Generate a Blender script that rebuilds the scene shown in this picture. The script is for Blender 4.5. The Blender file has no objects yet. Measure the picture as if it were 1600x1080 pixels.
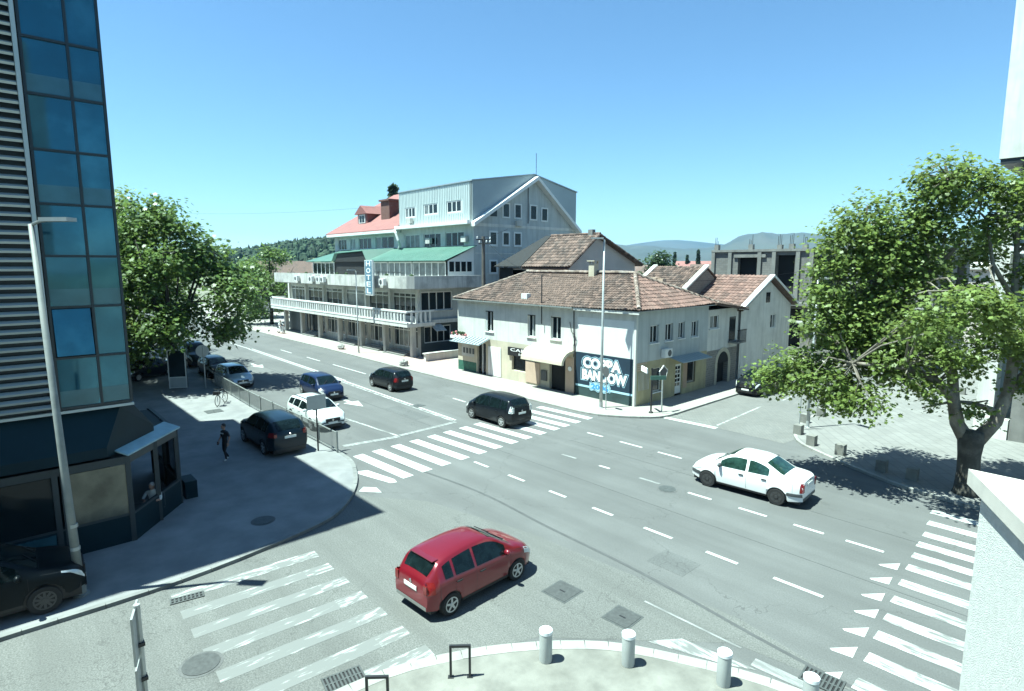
import bpy, bmesh, math, random
import numpy as np
from mathutils import Vector, Matrix
random.seed(7); rng = np.random.default_rng(7)
R = math.radians
sc = bpy.context.scene
col = sc.collection
# ------------------------------------------------------------------ camera, sky, sun, exposure
CAM_H, YAW, PITCH = 8.7, R(42.2), math.atan(127/915)
cd = bpy.data.cameras.new('camera'); cam = bpy.data.objects.new('camera', cd); col.objects.link(cam)
cd.sensor_width = 36; cd.lens = 36*915/1600; cd.clip_start = 0.1; cd.clip_end = 20000
cam.location = (0, 0, CAM_H)
fwd = Vector((-math.cos(YAW)*math.cos(PITCH), math.sin(YAW)*math.cos(PITCH), -math.sin(PITCH)))
cam.rotation_euler = fwd.to_track_quat('-Z', 'Y').to_euler()
sc.camera = cam
SUN_EL, SUN_AZ = R(69), math.atan2(-.88, -.47)      # direction towards the sun
sdir = Vector((math.cos(SUN_AZ)*math.cos(SUN_EL), math.sin(SUN_AZ)*math.cos(SUN_EL), math.sin(SUN_EL)))
w = bpy.data.worlds.new('World'); sc.world = w; w.use_nodes = True
nt = w.node_tree; nt.nodes.clear()
sky = nt.nodes.new('ShaderNodeTexSky'); sky.sky_type = 'NISHITA'; sky.sun_disc = False
sky.sun_elevation = SUN_EL; sky.sun_rotation = math.pi/2 - SUN_AZ
sky.air_density = 1.0; sky.dust_density = 0.15; sky.ozone_density = 3.6; sky.altitude = 300
bg = nt.nodes.new('ShaderNodeBackground'); bg.inputs['Strength'].default_value = 0.061
wo = nt.nodes.new('ShaderNodeOutputWorld')
nt.links.new(sky.outputs[0], bg.inputs[0]); nt.links.new(bg.outputs[0], wo.inputs[0])
sl = bpy.data.lights.new('sun', 'SUN'); sl.energy = 5.0; sl.angle = R(0.5); sl.color = (1, .965, .86)
sun = bpy.data.objects.new('sun', sl); col.objects.link(sun)
sun.rotation_euler = sdir.to_track_quat('Z', 'Y').to_euler(); sun.location = (0, 0, 60)
vs = sc.view_settings; vs.view_transform = 'Standard'; vs.look = 'None'; vs.gamma = 1; vs.use_curve_mapping = False
vs.exposure = 1.6
vs.use_white_balance = True; vs.white_balance_temperature = 5620; vs.white_balance_tint = -9   # the greenish window glass the photo was taken through
sc.render.engine = 'CYCLES'; sc.cycles.use_denoising = True
sc.cycles.max_bounces = 6; sc.cycles.diffuse_bounces = 3; sc.cycles.glossy_bounces = 3
sc.cycles.transmission_bounces = 3; sc.cycles.transparent_max_bounces = 6; sc.cycles.volume_bounces = 0
sc.cycles.caustics_reflective = False; sc.cycles.caustics_refractive = False

# ------------------------------------------------------------------ helpers
ORG = {}
def link(o, parent=None):
    col.objects.link(o)
    if parent is not None: o.parent = parent
    return o
def tag(o, label=None, cat=None, group=None, kind=None):
    if label: o['label'] = label
    if cat: o['category'] = cat
    if group: o['group'] = group
    if kind: o['kind'] = kind
    return o
def thing(name, label, cat, loc=(0, 0, 0), rz=0, group=None):
    o = bpy.data.objects.new(name, None); o.empty_display_size = .3
    o.location = loc; o.rotation_euler = (0, 0, rz); col.objects.link(o)
    ORG[o.name] = Vector(loc)
    return tag(o, label, cat, group)
def org(p):
    if p is None: return Vector((0, 0, 0))
    return ORG.get(p.name, Vector((0, 0, 0)))
class MB:
    """collects faces in world (or thing-local, local=True) coordinates, then links them as one mesh object"""
    def __init__(s): s.v = []; s.f = []; s.m = []; s.mi = 0
    def add(s, vs, fs):
        b = len(s.v); s.v += [tuple(x) for x in vs]
        for f in fs: s.f.append(tuple(i+b for i in f)); s.m.append(s.mi)
        return s
    def box(s, x0, x1, y0, y1, z0, z1):
        s.add([(x0,y0,z0),(x1,y0,z0),(x1,y1,z0),(x0,y1,z0),(x0,y0,z1),(x1,y0,z1),(x1,y1,z1),(x0,y1,z1)],
              [(0,3,2,1),(4,5,6,7),(0,1,5,4),(1,2,6,5),(2,3,7,6),(3,0,4,7)]); return s
    def obox(s, c, h, M):
        c = Vector(c); ax = [M @ Vector(a) for a in ((h[0],0,0),(0,h[1],0),(0,0,h[2]))]
        vs = [c + sx*ax[0] + sy*ax[1] + sz*ax[2] for sz in (-1,1) for sx,sy in ((-1,-1),(1,-1),(1,1),(-1,1))]
        s.add(vs, [(0,3,2,1),(4,5,6,7),(0,1,5,4),(1,2,6,5),(2,3,7,6),(3,0,4,7)]); return s
    def poly(s, pts): s.add(pts, [tuple(range(len(pts)))]); return s
    def prism(s, pts, z0, z1):
        n = len(pts)
        s.add([(p[0],p[1],z0) for p in pts]+[(p[0],p[1],z1) for p in pts],
              [tuple(range(n-1,-1,-1)), tuple(range(n,2*n))]+[(i,(i+1)%n,n+(i+1)%n,n+i) for i in range(n)]); return s
    def sweep(s, pts, d):   # polygon swept along vector d
        n = len(pts); d = Vector(d); a = [Vector(p) for p in pts]
        s.add(a+[p+d for p in a], [tuple(range(n-1,-1,-1)), tuple(range(n,2*n))]+[(i,(i+1)%n,n+(i+1)%n,n+i) for i in range(n)]); return s
    def tube(s, pts, rad, n=8, cap=True):
        pts = [Vector(p) for p in pts]
        if not isinstance(rad, (list, tuple)): rad = [rad]*len(pts)
        vs = []; up = None
        for i, p in enumerate(pts):
            d = (pts[min(i+1, len(pts)-1)] - pts[max(i-1, 0)]).normalized()
            if up is None: up = d.orthogonal().normalized()
            up = (up - d*up.dot(d)); up = up.normalized() if up.length > 1e-6 else d.orthogonal().normalized()
            b = d.cross(up)
            for k in range(n):
                a = 2*math.pi*k/n; vs.append(p + (up*math.cos(a) + b*math.sin(a))*rad[i])
        fs = [(i*n+k, i*n+(k+1)%n, (i+1)*n+(k+1)%n, (i+1)*n+k) for i in range(len(pts)-1) for k in range(n)]
        if cap: fs += [tuple(range(n-1,-1,-1)), tuple(range((len(pts)-1)*n, len(pts)*n))]
        s.add(vs, fs); return s
    def lathe(s, c, axis, prof, n=20):  # prof: (radius, along axis)
        c = Vector(c); ax = Vector(axis).normalized(); u = ax.orthogonal().normalized(); b = ax.cross(u)
        vs = [c + ax*h + (u*math.cos(2*math.pi*k/n) + b*math.sin(2*math.pi*k/n))*r for r, h in prof for k in range(n)]
        fs = [(i*n+k, i*n+(k+1)%n, (i+1)*n+(k+1)%n, (i+1)*n+k) for i in range(len(prof)-1) for k in range(n)]
        fs += [tuple(range(n-1,-1,-1)), tuple(range((len(prof)-1)*n, len(prof)*n))]
        s.add(vs, fs); return s
    def blob(s, c, r, n=10, m=6):
        c = Vector(c); prof = [(max(1e-3, math.sin(math.pi*i/m)), -math.cos(math.pi*i/m)) for i in range(m+1)]
        vs = [c + Vector((r[0]*p*math.cos(2*math.pi*k/n), r[1]*p*math.sin(2*math.pi*k/n), r[2]*h)) for p, h in prof for k in range(n)]
        fs = [(i*n+k, i*n+(k+1)%n, (i+1)*n+(k+1)%n, (i+1)*n+k) for i in range(m) for k in range(n)]
        s.add(vs, fs); return s
    def build(s, name, mat, parent=None, smooth=False, local=False, angle=None):
        me = bpy.data.meshes.new(name); o_ = Vector((0,0,0)) if local else org(parent)
        me.from_pydata([tuple(Vector(v)-o_) for v in s.v], [], s.f)
        mats = mat if isinstance(mat, (list, tuple)) else [mat]
        for m in mats: me.materials.append(m)
        if len(mats) > 1: me.polygons.foreach_set('material_index', s.m)
        if smooth:
            me.polygons.foreach_set('use_smooth', [True]*len(me.polygons))
            if angle: me.set_sharp_from_angle(angle=R(angle))
        me.update()
        o = bpy.data.objects.new(name, me); link(o, parent)
        if parent is not None: ORG[o.name] = org(parent)
        return o
_ub = {}
def ubox(mat):
    if mat.name not in _ub:
        m = MB().box(-.5,.5,-.5,.5,-.5,.5); me = bpy.data.meshes.new('box_piece'); me.from_pydata(m.v, [], m.f); me.materials.append(mat); _ub[mat.name] = me
    return _ub[mat.name]
def bp(name, mat, parent, x0, x1, y0, y1, z0, z1, rz=0, local=False, rot=None):
    """a box piece that shares its mesh with all pieces of the same material"""
    o = bpy.data.objects.new(name, ubox(mat)); link(o, parent)
    c = Vector(((x0+x1)/2, (y0+y1)/2, (z0+z1)/2)); o.location = c if local else c - org(parent)
    o.scale = (abs(x1-x0), abs(y1-y0), abs(z1-z0)); o.rotation_euler = rot or (0, 0, rz)
    return o
WR = random.Random(12)
class Wall:
    """maps (u along the wall, d into the wall, z) of an axis-aligned wall to the world"""
    def __init__(s, axis, pos): s.a = axis; s.p = pos
    def pt(s, u, d, z):
        if s.a == 'y-': return (u, s.p+d, z)
        if s.a == 'x+': return (s.p-d, u, z)
        if s.a == 'y+': return (u, s.p-d, z)
    def box(s, mb, u0, u1, d0, d1, z0, z1):
        a, b = s.pt(u0,d0,z0), s.pt(u1,d1,z1)
        mb.box(min(a[0],b[0]),max(a[0],b[0]),min(a[1],b[1]),max(a[1],b[1]),z0,z1)
    def bp(s, name, mat, parent, u0, u1, d0, d1, z0, z1):
        a, b = s.pt(u0,d0,z0), s.pt(u1,d1,z1)
        return bp(name, mat, parent, min(a[0],b[0]),max(a[0],b[0]),min(a[1],b[1]),max(a[1],b[1]),z0,z1)
    def sheet(s, mb, u0, u1, z0, z1, holes=(), depth=.2):
        us = sorted({u0,u1,*[h[0] for h in holes],*[h[1] for h in holes]}); zs = sorted({z0,z1,*[h[2] for h in holes],*[h[3] for h in holes]})
        us = [u for u in us if u0 <= u <= u1]; zs = [z for z in zs if z0 <= z <= z1]
        for a, b in zip(us, us[1:]):
            for c, e in zip(zs, zs[1:]):
                mu, mz = (a+b)/2, (c+e)/2
                if any(h[0] < mu < h[1] and h[2] < mz < h[3] for h in holes): continue
                q = [s.pt(a,0,c), s.pt(b,0,c), s.pt(b,0,e), s.pt(a,0,e)]
                mb.poly(q)
        for h in holes:
            a, b, c, e = h[:4]
            for p, q in (((a,c),(b,c)),((b,c),(b,e)),((b,e),(a,e)),((a,e),(a,c))):
                mb.poly([s.pt(p[0],0,p[1]), s.pt(p[0],depth,p[1]), s.pt(q[0],depth,q[1]), s.pt(q[0],0,q[1])])
    def window(s, parent, u0, u1, z0, z1, frame, glass, cols=2, rows=1, d=.12, fw=.06, sill=None, top=None, name='window'):
        m = MB(); t = .06
        s.box(m,u0,u1,d-t,d,z0,z0+fw); s.box(m,u0,u1,d-t,d,z1-fw,z1)
        s.box(m,u0,u0+fw,d-t,d,z0+fw,z1-fw); s.box(m,u1-fw,u1,d-t,d,z0+fw,z1-fw)
        cu = [u0+fw+(u1-u0-2*fw)*i/cols for i in range(cols+1)]
        cz = [z0+fw+(z1-z0-2*fw)*i/rows for i in range(rows+1)]
        if top: cz = [z0+fw, z1-top, z1-fw]
        for u in cu[1:-1]: s.box(m,u-fw/2,u+fw/2,d-t,d-.005,z0+fw,z1-fw)
        for z in cz[1:-1]: s.box(m,u0+fw,u1-fw,d-t+.004,d-.008,z-fw/2,z+fw/2)
        w_ = m.build(name, frame, parent)
        for a, b in zip(cu, cu[1:]):
            for c, e in zip(cz, cz[1:]):
                s.bp('pane', (M['glass_curtain'] if WR.random() < .35 else M['glass']) if glass in (M['glass'], M['glass_dk']) and WR.random() < .35 else glass, w_, a, b, d-.03, d-.015, c, e)
        if sill: s.bp('sill', sill, w_, u0-.08, u1+.08, -.08, d-t-.003, z0-.07, z0-.003)
        return w_

# ------------------------------------------------------------------ materials
MATS = {}
def mat(name, c, rough=.8, var=.25, scale=3, bump=.0, bscale=40, metal=0, spec=.5, coat=0, stain=None, stain_amt=0, stain_scale=.6, rand=0, streak=0):
    m = bpy.data.materials.new(name); m.use_nodes = True; n = m.node_tree; b = n.nodes['Principled BSDF']
    b.inputs['Roughness'].default_value = rough; b.inputs['Metallic'].default_value = metal
    b.inputs['Specular IOR Level'].default_value = spec; b.inputs['Coat Weight'].default_value = coat
    if coat: b.inputs['Coat Roughness'].default_value = .04
    tc = n.nodes.new('ShaderNodeTexCoord'); geo = n.nodes.new('ShaderNodeNewGeometry')
    def noise(sc_, det=5, vec=geo.outputs['Position']):
        t = n.nodes.new('ShaderNodeTexNoise'); t.inputs['Scale'].default_value = sc_; t.inputs['Detail'].default_value = det; t.inputs['Roughness'].default_value = .6
        n.links.new(vec, t.inputs['Vector']); return t
    def mix(f, a, bb, mode='MIX'):
        x = n.nodes.new('ShaderNodeMix'); x.data_type = 'RGBA'; x.blend_type = mode
        for sock, v in ((x.inputs[0], f), (x.inputs[6], a), (x.inputs[7], bb)):
            if isinstance(v, bpy.types.NodeSocket): n.links.new(v, sock)
            elif isinstance(v, (int, float)): sock.default_value = v
            else: sock.default_value = (*v, 1)
        return x.outputs[2]
    def ramp(f, lo, hi):
        r = n.nodes.new('ShaderNodeMapRange'); r.inputs[1].default_value = lo; r.inputs[2].default_value = hi
        n.links.new(f, r.inputs[0]); return r.outputs[0]
    cc = c
    out = None
    if var:
        t = noise(scale); f = ramp(t.outputs['Fac'], .3, .7)
        out = mix(f, [x*(1-var) for x in c], [min(1, x*(1+var*.6)) for x in c])
    if stain:
        t = noise(stain_scale, 8); f = ramp(t.outputs['Fac'], .48, .68)
        mm = n.nodes.new('ShaderNodeMath'); mm.operation = 'MULTIPLY'; mm.inputs[1].default_value = stain_amt; n.links.new(f, mm.inputs[0])
        out = mix(mm.outputs[0], out if out is not None else c, stain)
    if streak:
        mp = n.nodes.new('ShaderNodeMapping'); mp.inputs['Scale'].default_value = (2.6, 2.6, .22); n.links.new(geo.outputs['Position'], mp.inputs[0])
        f = ramp(noise(1.0, 7, mp.outputs[0]).outputs['Fac'], .46, .72)
        mm = n.nodes.new('ShaderNodeMath'); mm.operation = 'MULTIPLY'; mm.inputs[1].default_value = streak; n.links.new(f, mm.inputs[0])
        out = mix(mm.outputs[0], out if out is not None else c, [x*.5 for x in c])
    if rand:
        hsv = n.nodes.new('ShaderNodeHueSaturation'); r = n.nodes.new('ShaderNodeMapRange')
        r.inputs[3].default_value = 1-rand; r.inputs[4].default_value = 1+rand
        n.links.new(geo.outputs['Random Per Island'], r.inputs[0]); n.links.new(r.outputs[0], hsv.inputs['Value'])
        if out is None: hsv.inputs['Color'].default_value = (*c, 1)
        else: n.links.new(out, hsv.inputs['Color'])
        out = hsv.outputs[0]
    if out is None: b.inputs['Base Color'].default_value = (*c, 1)
    else: n.links.new(out, b.inputs['Base Color'])
    if bump:
        t = noise(bscale, 3); bn = n.nodes.new('ShaderNodeBump'); bn.inputs['Strength'].default_value = bump; bn.inputs['Distance'].default_value = .02
        n.links.new(t.outputs['Fac'], bn.inputs['Height']); n.links.new(bn.outputs[0], b.inputs['Normal'])
    m['_'] = 1; MATS[name] = m
    m_h = dict(n=n, b=b, geo=geo, noise=noise, mix=mix, ramp=ramp, out=out); HELP[name] = m_h
    return m
HELP = {}
M = {}
def asphalt(name, c, agg=.35, big=.22):
    m = mat(name, c, rough=.88, var=0, bump=.25, bscale=90)
    h = HELP[name]; n = h['n']
    f1 = h['ramp'](h['noise'](.22, 6).outputs['Fac'], .3, .7)
    a = h['mix'](f1, [x*(1-big) for x in c], [x*(1+big*.6) for x in c])
    f2 = h['ramp'](h['noise'](28, 3).outputs['Fac'], .32, .68)
    a2 = h['mix'](f2, [1-agg]*3, [1+agg*.8]*3); a = h['mix'](1.0, a, a2, 'MULTIPLY')
    # long streaks of tyre polish and patched strips along the carriageway
    mp = n.nodes.new('ShaderNodeMapping'); mp.inputs['Scale'].default_value = (.05, 1.3, 1)
    n.links.new(h['geo'].outputs['Position'], mp.inputs[0])
    f3 = h['ramp'](h['noise'](1.0, 4, mp.outputs[0]).outputs['Fac'], .35, .7)
    a = h['mix'](f3, a, h['mix'](.55, a, [x*.62 for x in c]))
    # fine crack lines
    vo = n.nodes.new('ShaderNodeTexVoronoi'); vo.feature = 'DISTANCE_TO_EDGE'; vo.inputs['Scale'].default_value = .16
    wv = h['noise'](1.2, 4); va = n.nodes.new('ShaderNodeVectorMath'); va.operation = 'MULTIPLY_ADD'
    va.inputs[1].default_value = (2.0,)*3
    n.links.new(wv.outputs['Color'], va.inputs[0]); n.links.new(h['geo'].outputs['Position'], va.inputs[2]); n.links.new(va.outputs[0], vo.inputs['Vector'])
    f4 = h['ramp'](vo.outputs['Distance'], .0, .004)
    a = h['mix'](f4, [x*.55 for x in c], a)
    n.links.new(a, h['b'].inputs['Base Color']); return m
M['asphalt'] = asphalt('asphalt', (.116, .119, .115), agg=.22)
M['asphalt2'] = asphalt('pale_asphalt', (.128, .131, .122), agg=.42, big=.15)
def paint(name, c, base, lo=.42, hi=.55, ms=(1.0, 5.5, 1)):
    m = mat(name, c, rough=.7, var=0); h = HELP[name]; n = h['n']
    mp = n.nodes.new('ShaderNodeMapping'); mp.inputs['Scale'].default_value = ms
    n.links.new(h['geo'].outputs['Position'], mp.inputs[0])
    f = h['ramp'](h['noise'](1.5, 9, mp.outputs[0]).outputs['Fac'], lo, hi)
    f2 = h['ramp'](h['noise'](45, 3).outputs['Fac'], .25, .5)
    mm = n.nodes.new('ShaderNodeMath'); mm.operation = 'MULTIPLY'; n.links.new(f, mm.inputs[0]); n.links.new(f2, mm.inputs[1])
    n.links.new(h['mix'](mm.outputs[0], base, c), h['b'].inputs['Base Color']); return m
M['paint'] = paint('road_paint', (.46, .47, .45), (.2, .21, .2), .28, .42)
M['paint_worn'] = paint('worn_road_paint', (.44, .45, .43), (.145, .15, .142), .44, .60)
M['paint_worn_y'] = paint('worn_crossing_paint', (.44, .45, .43), (.145, .15, .142), .565, .68, (6, .8, 1))
M['paint_mid_y'] = paint('part_worn_crossing_paint', (.45, .46, .44), (.145, .15, .142), .50, .62, (6, 1.2, 1))
M['paint_mid'] = paint('part_worn_road_paint', (.45, .46, .44), (.14, .145, .138), .38, .55)
M['paint_faint'] = paint('faint_road_paint', (.27, .28, .27), (.15, .155, .148), .42, .6)
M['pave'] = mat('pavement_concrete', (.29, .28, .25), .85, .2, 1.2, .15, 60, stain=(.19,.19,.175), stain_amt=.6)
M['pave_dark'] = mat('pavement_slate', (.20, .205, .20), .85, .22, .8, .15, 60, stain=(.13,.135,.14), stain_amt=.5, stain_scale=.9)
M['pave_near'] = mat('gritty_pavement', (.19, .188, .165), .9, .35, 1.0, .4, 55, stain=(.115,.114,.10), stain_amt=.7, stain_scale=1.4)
M['pinkpave'] = mat('pink_pavers', (.33, .255, .225), .85, .2, 2.5, .1, 50)
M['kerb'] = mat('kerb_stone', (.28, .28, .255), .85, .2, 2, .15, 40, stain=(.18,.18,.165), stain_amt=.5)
M['kerb_dark'] = mat('shaded_kerb_stone', (.19, .195, .185), .85, .25, 2, .15, 40, stain=(.11,.115,.11), stain_amt=.5)  # kerb colour darkened to paint in the shade beside the tower
M['cobble'] = mat('cobbles', (.27, .27, .245), .85, .2, 1.2)
def bricky(name, c1, c2, mortar, sc_, bw=.5, rh=.25, rot=0, ms=.02, bump=.4):
    m = mat(name, c1, .85, 0); h = HELP[name]; n = h['n']
    br = n.nodes.new('ShaderNodeTexBrick'); mp = n.nodes.new('ShaderNodeMapping'); mp.inputs['Rotation'].default_value = rot if isinstance(rot, tuple) else (0, 0, rot)
    n.links.new(h['geo'].outputs['Position'], mp.inputs[0]); n.links.new(mp.outputs[0], br.inputs['Vector'])
    br.inputs['Color1'].default_value = (*c1, 1); br.inputs['Color2'].default_value = (*c2, 1); br.inputs['Mortar'].default_value = (*mortar, 1)
    br.inputs['Scale'].default_value = sc_; br.inputs['Brick Width'].default_value = bw; br.inputs['Row Height'].default_value = rh; br.inputs['Mortar Size'].default_value = ms
    f = h['ramp'](h['noise'](.7, 7).outputs['Fac'], .35, .7)
    o = h['mix'](f, br.outputs['Color'], h['mix'](.45, br.outputs['Color'], [x*.5 for x in c1]))
    n.links.new(o, h['b'].inputs['Base Color'])
    bn = n.nodes.new('ShaderNodeBump'); bn.inputs['Strength'].default_value = bump; bn.inputs['Distance'].default_value = .02; bn.invert = True
    n.links.new(br.outputs['Fac'], bn.inputs['Height']); n.links.new(bn.outputs[0], h['b'].inputs['Normal'])
    return m
M['cobble'] = bricky('cobble_setts', (.185,.185,.17), (.145,.15,.14), (.10,.10,.095), 2.2, .5, .25, .1, .03)
M['plaza'] = bricky('plaza_paving', (.21,.21,.195), (.18,.18,.168), (.14,.14,.132), .55, .5, .25, .9, .012, .2)
M['blockwork'] = bricky('concrete_blockwork', (.20,.195,.18), (.15,.148,.138), (.11,.11,.105), 2.0, .9, .45, (math.pi/2, 0, 0), .02)
M['stone'] = bricky('rubble_stone', (.24,.225,.195), (.17,.16,.145), (.29,.28,.25), 2.6, .6, .42, (math.pi/2, math.pi/2, 0), .06, .8)
M['white'] = mat('white_render', (.60, .60, .555), .9, .08, 1.2, .08, 30, stain=(.4,.4,.36), stain_amt=.45, stain_scale=.8, streak=0.45)
M['white_clean'] = mat('white_paint', (.66, .67, .645), .6, .05, 2)
M['dirtywhite'] = mat('weathered_white_render', (.52, .52, .48), .9, .15, 1, .1, 30, stain=(.34,.34,.31), stain_amt=.75, stain_scale=.55, streak=0.7)
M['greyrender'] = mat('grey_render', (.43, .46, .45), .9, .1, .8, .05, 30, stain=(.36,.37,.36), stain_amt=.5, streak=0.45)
M['cream'] = mat('cream_render', (.52, .475, .36), .9, .12, 1, .08, 30, stain=(.40,.38,.30), stain_amt=.6, streak=0.4)
M['ochre'] = mat('ochre_render', (.36, .33, .2), .9, .15, 1.2, .08, 30, stain=(.26,.245,.17), stain_amt=.7, stain_scale=.9, streak=0.5)
M['tan'] = mat('tan_render', (.47, .36, .27), .9, .1, 1.5)
M['tile'] = mat('clay_tile', (.112, .076, .060), .85, .3, 5, 0, stain=(.055,.046,.04), stain_amt=.8, stain_scale=.9, rand=.6)
M['tile_red'] = mat('red_clay_tile', (.165, .10, .08), .85, .25, 4, 0, stain=(.09,.07,.058), stain_amt=.5, stain_scale=1.2, rand=.35)
M['roof_base'] = mat('roof_underlay', (.09, .06, .045), .9, .2)
M['red_roof'] = mat('red_sheet_roof', (.22, .092, .08), .7, .15, 1.5, stain=(.21,.1,.085), stain_amt=.4)
M['dark_roof'] = mat('dark_felt_roof', (.013, .014, .015), .85, .3)
M['green_roof'] = mat('green_sheet_roof', (.06, .13, .10), .55, .12, .8, stain=(.1,.17,.135), stain_amt=.4)
M['metal_sheet'] = mat('pale_metal_cladding', (.47, .53, .52), .45, .06, .6, stain=(.42,.46,.45), stain_amt=.3, streak=0.25)
M['metal_grey'] = mat('grey_metal_cladding', (.27, .32, .34), .45, .06, .6)
M['concrete'] = mat('raw_concrete', (.20, .20, .185), .9, .25, 1.3, .2, 25, stain=(.16,.16,.15), stain_amt=.7, streak=0.6)
M['dark_int'] = mat('dark_interior', (.014, .015, .016), .9, .3, 1)
M['glass'] = mat('window_glass', (.016, .024, .028), .06, .3, .6, spec=.35)
M['glass_dk'] = mat('dark_shop_glass', (.009, .014, .017), .08, .3, .5, spec=.3)
M['glass_curtain'] = mat('curtained_glass', (.17, .185, .18), .25, .5, 1.5, spec=.6)
M['pole'] = mat('galvanised_steel', (.38, .40, .39), .45, .15, 3, metal=.35)
M['pole_old'] = mat('weathered_steel_pole', (.23, .25, .24), .6, .3, 2, metal=.1, stain=(.2,.19,.17), stain_amt=.6, stain_scale=2)
M['darkmetal'] = mat('dark_metal', (.03, .032, .034), .5, .2, 3, metal=.3)
M['black'] = mat('black_plastic', (.012, .012, .013), .55, .2, 3)
M['wood'] = mat('weathered_pole_wood', (.12, .11, .095), .85, .3, 2)
M['curt_glass'] = mat('blue_curtain_wall_glass', (.028, .105, .155), .04, .3, .5, metal=.6, spec=.8, bump=.05, bscale=.7, stain=(.07,.19,.25), stain_amt=.55, stain_scale=.9)
M['mullion'] = mat('dark_mullion', (.010, .020, .028), .4, .1)
M['spandrel'] = mat('pale_spandrel_glass', (.06, .135, .17), .15, .3, .8, metal=.3)
M['louver'] = mat('aluminium_louver', (.42, .47, .47), .45, .08, 1, metal=.3)
M['facade_dark'] = mat('dark_facade_panel', (.018, .028, .034), .5, .2)
M['cafe_dark'] = mat('dark_cafe_cladding', (.007, .021, .03), .5, .2, .8, spec=.15)
M['cafe_frame'] = mat('charcoal_frame', (.028, .038, .043), .5, .15)
M['skylight'] = mat('pale_awning_top', (.28, .40, .44), .5, .25, 1.5)
M['tyre'] = mat('tyre_rubber', (.016, .016, .016), .85, .2, 10)
M['rim'] = mat('alloy_rim', (.48, .49, .49), .35, .1, metal=.6)
M['rim_steel'] = mat('dark_steel_rim', (.06, .06, .06), .5, .2, metal=.4)
M['car_glass'] = mat('car_glass', (.006, .011, .012), .04, .6, 4, spec=.28)
M['car_glass_green'] = mat('green_tinted_car_glass', (.02, .045, .036), .05, .6, 5, spec=.5)
M['lamp_white'] = mat('headlamp_lens', (.62, .64, .62), .12, .2, 8, metal=.2)
M['lamp_red'] = mat('tail_lamp_lens', (.16, .01, .01), .15, .25, 8)
M['plate'] = mat('number_plate', (.7, .72, .68), .5, .08, 12)
M['chrome'] = mat('chrome', (.6, .61, .6), .15, 0, metal=1)
M['trim_grey'] = mat('grey_plastic_bumper', (.075, .08, .082), .6, .15)
def carpaint(name, c, metal=.25): return mat(name, c, .28, .04, 2, metal=metal if max(c) > .1 else 0, spec=.5 if max(c) > .1 else .25, coat=.7 if max(c) > .1 else .18, stain=[x*.9+.003 for x in c], stain_amt=.25, stain_scale=1.5)
P_RED = carpaint('red_car_paint', (.15, .006, .014)); P_WHITE = carpaint('white_car_paint', (.74, .75, .74), 0)
P_BLUE = carpaint('navy_car_paint', (.009, .017, .05)); P_BLK = carpaint('black_car_paint', (.006, .008, .011))
P_DGREY = carpaint('dark_grey_car_paint', (.012, .015, .018)); P_PEARL = carpaint('pearl_car_paint', (.62, .66, .65), .1)
P_SILV = carpaint('silver_blue_car_paint', (.36, .42, .47), .4); P_INK = carpaint('ink_blue_car_paint', (.005, .012, .02)); P_SHADE = mat('shaded_black_car_paint', (.005, .008, .010), .4, .3, 2, spec=.15)  # the last black is darkened and left uncoated to paint in shade
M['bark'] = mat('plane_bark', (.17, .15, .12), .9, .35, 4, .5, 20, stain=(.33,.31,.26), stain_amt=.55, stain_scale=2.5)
M['bark_low'] = mat('shaded_plane_trunk', (.07,.064,.052), .9, .4, 3, .6, 14, stain=(.15,.14,.115), stain_amt=.35, stain_scale=3)  # bark copy darkened: the shade on the lower trunk is in its colour
M['bark_dk'] = mat('dark_bark', (.055, .048, .04), .9, .35, 4, .5, 20)
def leafmat(name, c, tr=.4):
    m = mat(name, c, .42, .25, .9, rand=.45, spec=.35); h = HELP[name]; n = h['n']
    t = n.nodes.new('ShaderNodeBsdfTranslucent'); mx = n.nodes.new('ShaderNodeMixShader'); mx.inputs[0].default_value = tr
    hs = n.nodes.new('ShaderNodeHueSaturation'); hs.inputs['Hue'].default_value = .485; hs.inputs['Value'].default_value = 1.25
    n.links.new(h['out'], hs.inputs['Color']); n.links.new(hs.outputs[0], t.inputs['Color'])
    o = n.nodes['Material Output']; n.links.new(h['b'].outputs[0], mx.inputs[1]); n.links.new(t.outputs[0], mx.inputs[2]); n.links.new(mx.outputs[0], o.inputs['Surface'])
    return m
M['leaf'] = leafmat('plane_leaf', (.165, .225, .058), .45); M['leaf2'] = leafmat('dark_plane_leaf', (.115, .18, .045))
M['leaf_far'] = leafmat('far_leaf', (.05, .085, .03), .3)
M['conifer'] = mat('conifer_foliage', (.03, .055, .026), .9, .4, .4, rand=.4)
M['soil'] = mat('dry_ground', (.17, .17, .12), .95, .35, .02, stain=(.07,.1,.045), stain_amt=.85, stain_scale=.012)
M['hill'] = mat('scrub_hillside', (.09, .115, .06), .95, .4, .06, stain=(.2,.19,.13), stain_amt=.5, stain_scale=.01)
M['mountain'] = mat('bare_mountain', (.045, .055, .042), .95, .35, .003, stain=(.085,.08,.065), stain_amt=.5, stain_scale=.0016)
M['murblue'] = mat('mural_navy', (.008, .025, .046), .85, .15, 1.5); M['murgreen'] = mat('mural_dark_green', (.03, .055, .055), .85, .3, 1.5)
M['murpale'] = mat('mural_pale_blue', (.40, .60, .70), .85, .1); M['murmid'] = mat('mural_sky_blue', (.08, .26, .52), .85, .2); M['murwhite'] = mat('mural_white', (.8, .81, .79), .85, .05)
M['skin'] = mat('skin', (.36, .22, .16), .6, .1); M['cloth_blk'] = mat('black_cloth', (.016, .017, .02), .9, .2, 8); M['cloth_wht'] = mat('white_cloth', (.6, .62, .6), .9, .1, 8)
M['hair'] = mat('dark_hair', (.012, .01, .009), .7, .2, 20); M['hair_grey'] = mat('grey_hair', (.35, .35, .34), .7, .2, 20)
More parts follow.
